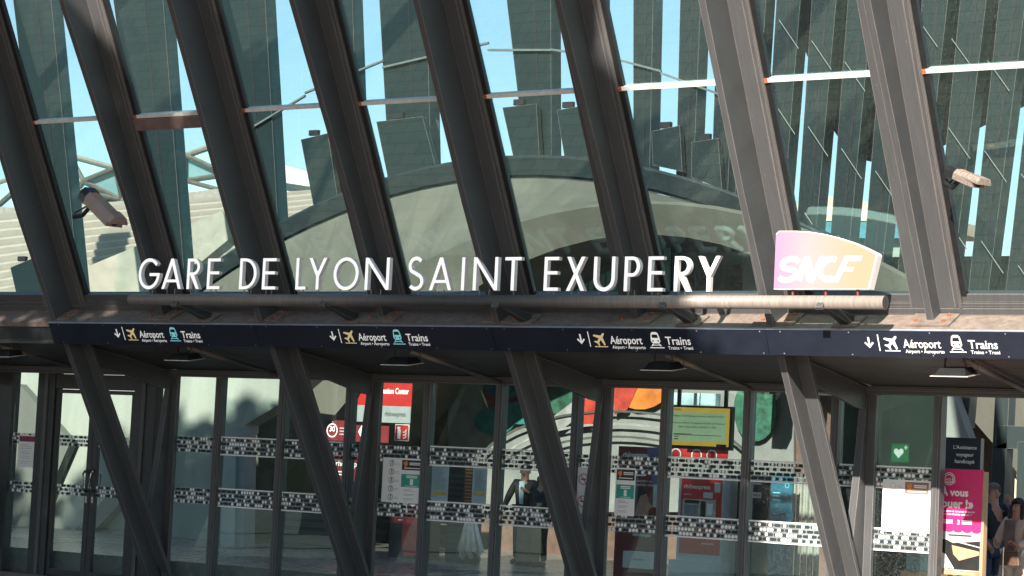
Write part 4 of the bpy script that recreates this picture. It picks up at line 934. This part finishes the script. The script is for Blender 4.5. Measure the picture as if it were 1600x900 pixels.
# teal roll-up and pale drapes right of the ticket machine
t, o, w, h = sheet('teal_roll_up', 'teal roll up banner behind the dotted strip left of the fourth strut', 'banner', 1202, 742, 1236, 905, 4.5, BLUE, None, .04)
lay(t, o, 'lettering', CYAN, lambda m, q: [lines(m, q, w*.1, w*.5, [h*.82, h*.79, h*.75], .02, 4), disc(m, q, EX, EZ, w*.75, h*.9, w*.1, w*.08, 18)])
cur = thing('striped_drapes', 'pale vertical fabric blinds beside the teal roll up banner', 'blinds', (8, 5, 0))
for i in range(9):
    q = at(1240+i*5.0, 800, 5.0); MB().path([(q.x, 5+.03*(i % 2), .1), (q.x, 5+.03*(i % 2), 1.75)], .028, 8).build('blind_slat', mat('blind_fabric', (.34, .33, .29), .8), cur)
t, o, w, h = sheet('parcel_shelf', 'dark shelving with pale patterned labels right of the ticket machine', 'shelf', 1150, 742, 1200, 905, 6.4, BLACK, None, .4)
lay(t, o, 'patterned_labels', PALE, lambda m, q: [rect(m, q, EX, EZ, w*.3, w*.75, h*y, h*(y+.015)) for y in (.78, .82, .91, .95)]+[rect(m, q, EX, EZ, w*(.3+.06*i), w*(.33+.06*i), h*y, h*(y+.03)) for i in range(8) for y in (.79, .92)])
t, o, w, h = sheet('defibrillator_sign', 'green sign with a white heart and lightning bolt', 'sign', 1393, 693, 1420, 722, 3.0, mat('green_sign', (.008, .07, .025), .5))
lay(t, o, 'heart_symbol', mat('dull_white_print', (.32, .36, .34), .5), lambda m, q: [poly(m, q, EX, EZ, [(w*.42, h*.2), (w*.7, h*.5), (w*.68, h*.68), (w*.56, h*.74), (w*.42, h*.64), (w*.28, h*.74), (w*.16, h*.68), (w*.14, h*.5)]), rect(m, q, EX, EZ, w*.72, w*.92, h*.76, h*.82), rect(m, q, EX, EZ, w*.79, w*.85, h*.68, h*.9)])
t, o, w, h = sheet('green_wall_panel', 'dark green glazed partition behind the defibrillator sign', 'partition', 1300, 590, 1466, 905, 4.2, mat('green_glass_panel', (.003, .010, .0065), .6, .5, 1.2), None, .05)

# pink poster on an easel, blue assistance sign
es = thing('poster_easel', 'wooden easel carrying a magenta piano poster in the right doorway', 'easel', (12.4, .9, 0))
a0 = at(1463, 895, .35); a1 = at(1536, 734, .35); z0, z1 = at(1498, 892, .35).z, at(1498, 733, .35).z; X0, X1 = at(1462, 800, .35).x, at(1534, 800, .35).x
MB().box(X0, X1, .35, .38, z0, z1).build('poster_board', PINK, es)
o = V3((X0, .346, z0)); w = X1-X0; h = z1-z0
lay(es, o, 'poster_title', WHITE, lambda m, q: [put_text(m, 'À vous', q, EX, EZ, w*.10, h*.735, width=w*.60, bold=.035), put_text(m, 'jouer !»', q, EX, EZ, w*.06, h*.62, width=w*.76, bold=.035), put_text(m, 'sur un piano en gare pour remporter', q, EX, EZ, w*.08, h*.575, width=w*.78, bold=.02), put_text(m, 'plus et bien d’autres cadeaux ! *', q, EX, EZ, w*.10, h*.545, width=w*.70, bold=.02), put_text(m, '2', q, EX, EZ, w*.06, h*.455, height=h*.045, bold=.03), put_text(m, '3', q, EX, EZ, w*.48, h*.455, height=h*.045, bold=.03)])
for x in (.16, .58): lay(es, o, 'caption_text', WHITE, lambda m, q: [rect(m, q, EX, EZ, x*w, x*w+w*.22, h*y, h*(y+.008)) for y in (.46, .475, .49)], .001)
lay(es, o, 'arched_logo', WHITE, lambda m, q: [disc(m, q, EX, EZ, w*.27, h*.90, w*.13, w*.115, 22), disc(m, q, EX, EZ, w*.27, h*.90, w*.095, w*.08, 22), put_text(m, 'PLACE DE', q, EX, EZ, w*.13, h*.885, width=w*.28, height=h*.02, bold=.02), put_text(m, 'LA GARE', q, EX, EZ, w*.13, h*.86, width=w*.28, height=h*.02, bold=.02)])
def scallop(m, q):
    pts = [(0, 0), (w, 0), (w, h*.41)]
    for i in range(5):
        for a in range(0, 181, 30): pts.append((w*(1-(i+.5)/5)+w*.1*math.cos(R(a)), h*.385-h*.022*math.sin(R(a))+h*.012))
    pts.append((0, h*.41)); poly(m, q, EX, EZ, pts)
lay(es, o, 'poster_photo', mat('photo_grey', (.38, .36, .34), .5, .3, 4), scallop, .001)
lay(es, o, 'piano_body', BLACK, lambda m, q: [poly(m, q, EX, EZ, [(w*.30, h*.012), (w*.99, h*.012), (w*.99, h*.30), (w*.40, h*.27), (w*.12, h*.33), (w*.06, h*.27), (w*.22, h*.14)])], .002)
lay(es, o, 'piano_bench', DARKTXT, lambda m, q: rect(m, q, EX, EZ, w*.3, w*.8, h*.34, h*.355), .002)
lay(es, o, 'piano_keys', WHITE, lambda m, q: [poly(m, q, EX, EZ, [(w*(.02+.055*i), h*.02), (w*(.062+.055*i), h*.02), (w*(.075+.024*i), h*(.19-.004*i)), (w*(.058+.024*i), h*(.19-.004*i))]) for i in range(8)], .003)
lay(es, o, 'piano_lid', WOOD, lambda m, q: poly(m, q, EX, EZ, [(w*.38, h*.25), (w*.98, h*.20), (w*.98, h*.165), (w*.55, h*.10), (w*.42, h*.16)]), .003)
lay(es, o, 'piano_lid_edge', GREY, lambda m, q: poly(m, q, EX, EZ, [(w*.14, h*.325), (w*.99, h*.245), (w*.99, h*.235), (w*.14, h*.31)]), .004)
MB().hexa([(X1+.005, .31, 0), (X1+.05, .31, 0), (X1+.05, .43, 0), (X1+.005, .43, 0), (X1+.005, .35, z1-.02), (X1+.03, .35, z1-.02), (X1+.03, .45, z1-.02), (X1+.005, .45, z1-.02)]).build('leg', WOOD, es)
MB().box(X0-.02, X1+.004, .31, .40, z0-.05, z0-.004).build('shelf_bar', WOOD, es)
MB().hexa([(X0-.06, 0.95, 0), (X0-.01, 0.95, 0), (X0-.01, 1.0, 0), (X0-.06, 1.0, 0), (X0+.1, .40, z1), (X0+.15, .40, z1), (X0+.15, .45, z1), (X0+.1, .45, z1)]).build('leg', WOOD, es)
t, o, w, h = sheet('piano_leaflet_easel', 'blue photo board on a wooden shelf behind the last glass pane', 'poster', 1416, 857, 1449, 893, 1.1, mat('photo_blue', (.16, .32, .38), .5, .5, 5), None, .03)
MB().box(o.x-.05, o.x+w+.1, 1.05, 1.25, o.z-.08, o.z-.004).build('shelf_bar', WOOD, t)
for lx in (o.x, o.x+w): MB().box(lx-.02, lx+.02, 1.1, 1.14, 0, o.z-.08).build('leg', WOOD, t)
t, o, w, h = sheet('assistance_sign', 'dark blue sign lettered L’Assistance voyageur handicapé above the easel', 'sign', 1477, 684, 1532, 733, 1.4, NAVY, None, .10)
lay(t, o, 'lettering', WHITE, lambda m, q: [put_text(m, 'L’Assistance', q, EX, EZ, w*.56, h*.64, width=w*.66, bold=.012, align='C'), put_text(m, 'voyageur', q, EX, EZ, w*.56, h*.41, width=w*.50, bold=.012, align='C'), put_text(m, 'handicapé', q, EX, EZ, w*.56, h*.19, width=w*.55, bold=.012, align='C')], .001)
MB().box(o.x+w*.4, o.x+w*.5, 1.46, 1.5, 0, o.z).build('post', BLACK, t)

# doorway at the far right: dark rear frame, outdoor light beyond
rd = thing('rear_doorway', 'dark teal framed glazed exit behind the people at the right', 'doorway', (12, 6, 0))
def wall_part(q, Y, name, m=STEEL2, d=.25): return MB().prism([at(a, b, Y) for a, b in q], (0, d, 0)).build(name, m, rd)
wall_part([(1540, 900), (1556, 600), (1578, 600), (1562, 900)], 6.0, 'frame_post'); wall_part([(1556, 700), (1556, 664), (1640, 668), (1640, 704)], 6.0, 'transom')
wall_part([(1584, 900), (1590, 690), (1640, 690), (1640, 900)], 5.6, 'side_screen')
wall_part([(1484, 600), (1497, 600), (1500, 668), (1484, 668)], 6.0, 'frame_post'); wall_part([(1506, 600), (1518, 600), (1512, 668), (1502, 668)], 6.1, 'frame_post')
wall_part([(1466, 690), (1466, 600), (1484, 600), (1516, 690)], 5.8, 'concrete_flank', CONC2)

# trees and planting seen through the doorway
def small_tree(x, y, h, where, seed):
    t = thing('street_tree', 'small yellow green tree '+where, 'tree', (x, y, 0), 'trees beyond the hall')
    me = crown_mesh(1500, 1.6, 1.6, h*.28, h*.68, .14, seed); me.materials.clear(); me.materials.append(mat('yellow_leaf', (.22, .20, .05), .5, .4, 2))
    for nm_, m_e in (('crown', me), ('trunk', trunk_mesh(h*.55, .12, 0, seed))):
        o_ = bpy.data.objects.new(nm_, m_e); COL.objects.link(o_); o_.parent = t
q = at(1560, 760, 40); small_tree(q.x, 40, 4.6, 'in the bright street beyond the right doorway', 11)
q = at(1600, 760, 44); small_tree(q.x, 44, 5.0, 'behind the woman with the handbag', 12)

# ================================================================== FLOODLIGHTS AND CAMERAS
FLW = {-1.44: 'at the far left under the canopy', 2.10: 'under the GARE direction sign', 5.92: 'under the LYON and SAINT sign', 9.90: 'under the EXUPERY sign', 13.72: 'under the sunlit right hand sign'}
for x, wh in FLW.items():
    t = thing('floodlight', 'flat black canopy floodlight '+wh, 'floodlight', (x, -2.2, 2.95), 'floodlights under the canopy')
    MB().hexa([(x-.20, -2.36, 2.93), (x+.20, -2.36, 2.93), (x+.20, -2.06, 2.98), (x-.20, -2.06, 2.98), (x-.15, -2.30, 3.02), (x+.15, -2.30, 3.02), (x+.15, -2.10, 3.05), (x-.15, -2.10, 3.05)]).build('housing', BLACK, t)
    MB().hexa([(x-.23, -2.38, 2.918), (x+.23, -2.38, 2.918), (x+.23, -2.05, 2.968), (x-.23, -2.05, 2.968), (x-.23, -2.38, 2.928), (x+.23, -2.38, 2.928), (x+.23, -2.05, 2.978), (x-.23, -2.05, 2.978)]).build('lens', mat('sun_glint_glass', (.55, .5, .44), .2), t)  # pale lens colour stands in for sun reflecting on the glass
    for s_ in (-1, 1): MB().path([(x+s_*.14, -2.2, 3.0), (x+s_*.11, -2.24, 3.14)], .010, 6).build('bracket_arm', BLACK, t)
    MB().path([(x+.15, -2.12, 3.03), (x+.22, -2.12, 3.0), (x+.24, -2.14, 3.08), (x+.16, -2.2, 3.14)], .006, 6).build('cable', BLACK, t)
def camera_housing(tip, tail, r, label, body, arm_to):
    tip, tail = V3(tip), V3(tail); d = (tail-tip).normalized(); sx = d.cross(EZ).normalized(); sz = sx.cross(d)
    t = thing('security_camera', label, 'camera', tail)
    prof = [(-1, -.55), (1, -.55), (1, .25), (.6, .8), (-.6, .8), (-1, .25)]
    mb = MB(); mb.prism([tip+sx*a*r+sz*b*r for a, b in prof], tail-tip); h = mb.build('housing', body, t)
    MB().prism([tip-d*.10+sx*a*r*1.08+sz*b*r*1.08 for a, b in [(-1, .1), (1, .1), (1, .3), (.65, .85), (-.65, .85), (-1, .3)]], d*.22).build('sun_shield', body, t)
    MB().prism([tail-d*.09+sx*a*r*1.04+sz*b*r*1.04 for a, b in prof], d*.16).build('rear_cap', BLACK, t)
    MB().path([tip-d*.004, tip+d*.03], r*.45, 14).build('lens', BLACK, t)
    MB().path([tail-d*.12-sz*r*.5, (tail-d*.12-sz*r*.6+V3(arm_to))/2-EZ*.06, arm_to], [.03, .028, .035], 8).build('arm', BLACK, t)
    MB().path([tail-d*.05, tail+V3((-.1, .1, -.10)), V3(arm_to)+EZ*.05], .012, 6).build('cable', BLACK, t)
    MB().obox(tail-d*.14+sx*0-sz*0+sz*r*.81, sx*.02, d*.035, sz*.003).build('label', ORANGE, t)
a = at(184, 348, -3.9); b = at(128, 305, -3.9)
camera_housing((a.x, -3.95, a.z), (b.x, -3.75, b.z), .125, 'grey brown bullet camera on a bracket beside the leftmost column', mat('camera_paint', (.30, .225, .185), .5, .2), (at(112, 335, -3.75).x, -3.7, at(112, 338, -3.75).z))
a = at(1532, 288, -3.4); b = at(1482, 268, -3.4)
camera_housing((a.x, -3.45, a.z), (b.x, -3.25, b.z), .085, 'weathered bullet camera on the sunlit column at the right', mat('camera_paint_dusty', (.22, .18, .155), .7, .5, 30), (at(1478, 290, -3.2).x, -3.2, b.z-.10))

# ================================================================== PEOPLE
def skin_mesh(name, verts, edges, rad, m, root=0, sub=2):
    me = bpy.data.meshes.new(name); me.from_pydata([tuple(v) for v in verts], edges, []); me.update()
    o = bpy.data.objects.new(name, me); COL.objects.link(o)
    sk_ = o.modifiers.new('skin', 'SKIN'); sk_.use_smooth_shade = True
    for i, r_ in enumerate(rad): me.skin_vertices[0].data[i].radius = r_ if isinstance(r_, tuple) else (r_, r_)
    me.skin_vertices[0].data[root].use_root = True
    ss = o.modifiers.new('sub', 'SUBSURF'); ss.levels = sub; ss.render_levels = sub
    dg = bpy.context.evaluated_depsgraph_get(); nm2 = bpy.data.meshes.new_from_object(o.evaluated_get(dg)); nm2.name = name
    bpy.data.objects.remove(o); nm2.materials.clear(); nm2.materials.append(m)
    for p in nm2.polygons: p.use_smooth = True
    return nm2
def person(label, base, H, face, J, top, bottom, hairm, hair='short', skin=SKIN, shirt=None, skirt=None):
    """J overrides joints (in units of a 1.75 m body, x right, y towards the viewer, z up)"""
    j = dict(pelvis=(0, 0, .95), waist=(0, 0, 1.08), chest=(0, 0, 1.30), neck=(0, 0, 1.48), head=(0, .01, 1.60), crown=(0, .01, 1.68),
             ls=(-.17, 0, 1.42), le=(-.22, .0, 1.14), lw=(-.22, .08, .90), lh=(-.22, .10, .82), rs=(.17, 0, 1.42), re=(.22, 0, 1.14), rw=(.22, .08, .90), rh=(.22, .10, .82),
             lhip=(-.09, 0, .92), lk=(-.10, .02, .50), la=(-.10, -.02, .09), lt=(-.12, .14, .035), rhip=(.09, 0, .92), rk=(.10, .02, .50), ra=(.10, -.02, .09), rtoe=(.12, .14, .035))
    j.update(J); k = H/1.75; c, s_ = math.cos(face), math.sin(face)
    def w_(p): x, y, z = p; return V3((base[0]+k*(x*c+y*s_), base[1]+k*(x*s_-y*c), base[2]+k*z))
    names = list(j); vi = {n_: i for i, n_ in enumerate(names)}; vs = [w_(j[n_]) for n_ in names]
    ed = [('pelvis', 'waist'), ('waist', 'chest'), ('chest', 'neck'), ('neck', 'head'), ('head', 'crown'), ('chest', 'ls'), ('ls', 'le'), ('le', 'lw'), ('lw', 'lh'), ('chest', 'rs'), ('rs', 're'), ('re', 'rw'), ('rw', 'rh'), ('pelvis', 'lhip'), ('lhip', 'lk'), ('lk', 'la'), ('la', 'lt'), ('pelvis', 'rhip'), ('rhip', 'rk'), ('rk', 'ra'), ('ra', 'rtoe')]
    rd_ = dict(pelvis=.13, waist=.115, chest=.14, neck=.055, head=.088, crown=.07, ls=.062, le=.042, lw=.030, lh=.034, rs=.062, re=.042, rw=.030, rh=.034, lhip=.085, lk=.058, la=.042, lt=.032, rhip=.085, rk=.058, ra=.042, rtoe=.032)
    rad = [rd_[n_]*k for n_ in names]; edges = [(vi[a_], vi[b_]) for a_, b_ in ed]
    for hd, wr in (('lh', 'lw'), ('rh', 'rw')):     # five fingers per hand
        d = (w_(j[hd])-w_(j[wr])).normalized(); sdv = d.cross(V3((.3, 1, .2))).normalized()
        for q in range(5):
            b0 = w_(j[hd])+sdv*(q-2)*.017*k+d*(.03*k if q else -.01*k); L_ = (.035, .06, .068, .062, .05)[q]*k
            dd = (d+sdv*(-.8 if q == 0 else (q-2.5)*.08)).normalized()
            i0 = len(vs); vs += [b0, b0+dd*L_*.55, b0+dd*L_+V3((0, 0, -.006))]; rad += [.010*k, .009*k, .0075*k]
            edges += [(vi[hd], i0), (i0, i0+1), (i0+1, i0+2)]
    t = thing('person', label, 'person', base)
    link('body', skin_mesh('body', vs, edges, rad, skin, 0, 1), t)
    def shell(name, keys, grow, m, extra=()):
        ks = list(keys); ii = {n_: i for i, n_ in enumerate(ks)}
        link(name, skin_mesh(name, [w_(j[n_]) for n_ in ks], [(ii[a_], ii[b_]) for a_, b_ in ed if a_ in ii and b_ in ii], [(rd_[n_]*grow.get(n_, 1.16)+.008)*k for n_ in ks], m, 0, 2), t)
    shell('jacket', ['pelvis', 'waist', 'chest', 'ls', 'le', 'lw', 'rs', 're', 'rw'], {'pelvis': 1.22, 'waist': 1.2, 'chest': 1.16, 'ls': 1.2, 'rs': 1.2, 'le': 1.35, 're': 1.35, 'lw': 1.3, 'rw': 1.3}, top)
    shell('trousers', ['pelvis', 'lhip', 'lk', 'la', 'rhip', 'rk', 'ra'], {'pelvis': 1.06, 'la': 1.25, 'ra': 1.25, 'lk': 1.15, 'rk': 1.15}, bottom)
    for a_, b_ in (('la', 'lt'), ('ra', 'rtoe')):
        A_, B_ = w_(j[a_]), w_(j[b_]); MB().path([V3((A_.x, A_.y, base[2]+.045*k)), V3((B_.x, B_.y, base[2]+.04*k)), V3((B_.x, B_.y, base[2]+.035*k))+(B_-A_).normalized()*.06], [.052*k, .046*k, .02*k], 10).build('shoe', shirt if False else BLACK, t, True)
    hd = w_(j['head'])+V3((0, 0, .02*k)); fwd = V3((s_, -c, 0)); sd_ = V3((c, s_, 0))
    fwd = (w_((j['head'][0], j['head'][1]+1, j['head'][2]))-w_(j['head'])).normalized() if 'look' not in J else V3(J['look'])
    sd_ = fwd.cross(EZ).normalized()
    MB().ell(hd+fwd*.095*k-EZ*.02*k, .014*k, .016*k, .022*k, 8, 6).build('nose', skin, t, True)
    for e_ in (-1, 1):
        MB().ell(hd+fwd*.086*k+sd_*e_*.032*k+EZ*.012*k, .011*k, .008*k, .006*k, 8, 6).build('eye', BLACK, t, True)
        MB().ell(hd+sd_*e_*.088*k-EZ*.005*k, .012*k, .018*k, .03*k, 8, 6).build('ear', skin, t, True)
    MB().ell(hd+fwd*.086*k-EZ*.058*k, .024*k, .010*k, .007*k, 8, 6).build('mouth', DRED, t, True)
    mb = MB(); mb.ell(hd-fwd*.018*k+EZ*.04*k, .102*k, .102*k, .098*k, 18, 12)
    mb.v = [tuple(V3(p)+fwd*(-.055*k if (V3(p)-hd).dot(fwd) > .03*k and p[2] < hd.z+.075*k else 0)) for p in mb.v]
    if hair == 'long':
        mb.path([hd-fwd*.05*k+EZ*.02, hd-fwd*.085*k-EZ*.16*k, hd-fwd*.06*k-EZ*.34*k], [.10*k, .115*k, .06*k], 12)
        mb.path([hd+sd_*.085*k+EZ*.03*k, hd+sd_*.10*k-EZ*.14*k, hd+sd_*.11*k+fwd*.03*k-EZ*.30*k], [.04*k, .05*k, .025*k], 8)
        mb.path([hd-sd_*.085*k+EZ*.03*k, hd-sd_*.10*k-EZ*.14*k, hd-sd_*.11*k+fwd*.03*k-EZ*.30*k], [.04*k, .05*k, .025*k], 8)
    mb.build('hair', hairm, t, True)
    return t, w_, k
SUIT = mat('dark_suit', (.022, .018, .018), .75, .2); SHIRT = mat('pale_blue_shirt', (.42, .58, .62), .7, .1); NAVYC = mat('navy_coat', (.012, .016, .022), .8, .3)
JEANS = mat('denim', (.025, .05, .09), .8, .2); CAMEL = mat('camel_coat', (.50, .41, .34), .8, .15); CREAMC = mat('cream_trousers', (.72, .64, .56), .8, .08); GREYHAIR = mat('grey_hair', (.12, .10, .09), .6, .2); TOPC = mat('taupe_top', (.14, .11, .10), .8)
fm = at(818, 800, 7.6)
t, w_, k = person('man in a dark suit and pale shirt holding his lapel behind the third strut', (fm.x, 7.6, 0), 1.73, -YAW*-.55, dict(re=(.27, .05, 1.17), rw=(.12, .20, 1.26), rh=(.06, .21, 1.30), le=(-.28, .04, 1.16), lw=(-.30, .18, 1.0), lh=(-.28, .24, .96)), SUIT, SUIT, HAIR)
MB().prism([w_((-.05, .168, 1.45)), w_((.05, .168, 1.45)), w_((.045, .185, 1.30)), w_((.03, .172, 1.05)), w_((-.03, .172, 1.05)), w_((-.045, .185, 1.30))], V3((0, -.012, 0))).build('shirt_front', SHIRT, t)
fm = at(846, 800, 7.3)
t, w_, k = person('woman in a dark jacket and white shirt partly hidden by the third strut', (fm.x, 7.3, 0), 1.62, -.2, dict(), NAVYC, SUIT, HAIR, 'long')
MB().prism([w_((-.09, .15, 1.02)), w_((.09, .15, 1.02)), w_((.12, .155, .86)), w_((.0, .16, .92)), w_((-.12, .155, .84))], V3((0, -.02, 0))).build('shirt_tail', WHITE, t)
sc = at(826, 845, 6.9)
t = thing('suitcase', 'tan upright suitcase between the man in the suit and the woman', 'suitcase', (sc.x, 6.9, 0))
MB().box(sc.x-.2, sc.x+.18, 6.8, 7.02, .07, .72).build('shell', mat('tan_leather', (.30, .19, .13), .6, .2), t, bevel=.03)
for s_ in (-1, 1):
    MB().path([(sc.x+s_*.15, 6.8, .035), (sc.x+s_*.15, 7.0, .035)], .035, 10).build('wheel', BLACK, t)
    MB().path([(sc.x+s_*.08, 6.95, .72), (sc.x+s_*.08, 6.95, 1.0)], .01, 6).build('handle_bar', CHROME, t)
MB().path([(sc.x-.08, 6.95, 1.0), (sc.x+.08, 6.95, 1.0)], .014, 6).build('grip', BLACK, t)
# right doorway pair
rm = at(1549, 800, 2.9)
t, w_, k = person('grey haired man in dark jacket and jeans beside the easel, hand raised to his face', (rm.x+.02, 2.9, 0), 1.78, 1.0, dict(re=(.24, .20, 1.22), rw=(.12, .26, 1.46), rh=(.09, .24, 1.53), le=(-.24, .02, 1.14), lw=(-.20, .18, .98), lh=(-.18, .22, .92)), NAVYC, JEANS, GREYHAIR)
wm = at(1588, 800, 1.7)
t, w_, k = person('long haired woman in camel coat and cream trousers carrying a brown handbag', (wm.x+.02, 1.7, 0), 1.60, -.15, dict(re=(.24, .10, 1.14), rw=(.16, .26, 1.10), rh=(.14, .30, 1.12), le=(-.24, .12, 1.12), lw=(-.15, .26, 1.08), lh=(-.14, .30, 1.12)), CAMEL, CREAMC, HAIR, 'long')
MB().prism([w_((-.085, .178, 1.44)), w_((.085, .178, 1.44)), w_((.08, .20, 1.25)), w_((.08, .175, 1.02)), w_((-.08, .175, 1.02)), w_((-.08, .20, 1.25))], V3((0, -.015, 0))).build('top', TOPC, t)
for s_ in (-1, 1):
    MB().hexa([w_((s_*.10, .15, 1.05)), w_((s_*.19, .06, 1.05)), w_((s_*.20, -.10, 1.05)), w_((s_*.08, -.12, 1.05)), w_((s_*.12, .17, .42)), w_((s_*.26, .10, .42)), w_((s_*.27, -.14, .42)), w_((s_*.10, -.16, .42))]).build('coat_tail', CAMEL, t)
hb = w_((.13, .36, .93))
t = thing('handbag', 'brown patterned handbag with a curved handle held by the woman in camel', 'handbag', hb)
MB().hexa([hb+V3((-.14, -.05, -.10)), hb+V3((.14, -.05, -.10)), hb+V3((.14, .05, -.10)), hb+V3((-.14, .05, -.10)), hb+V3((-.11, -.035, .08)), hb+V3((.11, -.035, .08)), hb+V3((.11, .035, .08)), hb+V3((-.11, .035, .08))]).build('bag_body', mat('monogram_leather', (.09, .05, .03), .5, .6, 60), t, bevel=.012)
MB().path([hb+V3((.08*math.cos(R(a_)), 0, .08+.10*math.sin(R(a_)))) for a_ in range(0, 181, 20)], .009, 6).build('bag_handle', mat('bag_strap', (.20, .09, .05), .5), t, True)
sc = at(1578, 905, 1.2)
t = thing('trolley_case', 'dark cabin suitcase in front of the woman in camel', 'suitcase', (sc.x, 1.2, 0))
MB().box(sc.x-.22, sc.x+.22, 1.1, 1.32, .07, .62).build('shell', mat('case_shell', (.02, .03, .04), .4), t, bevel=.04)
for s_ in (-1, 1): MB().path([(sc.x+s_*.15, 1.1, .035), (sc.x+s_*.15, 1.3, .035)], .035, 10).build('wheel', BLACK, t)
MB().path([(sc.x-.12, 1.25, .62), (sc.x-.12, 1.25, .98)], .01, 6).build('handle_bar', CHROME, t)
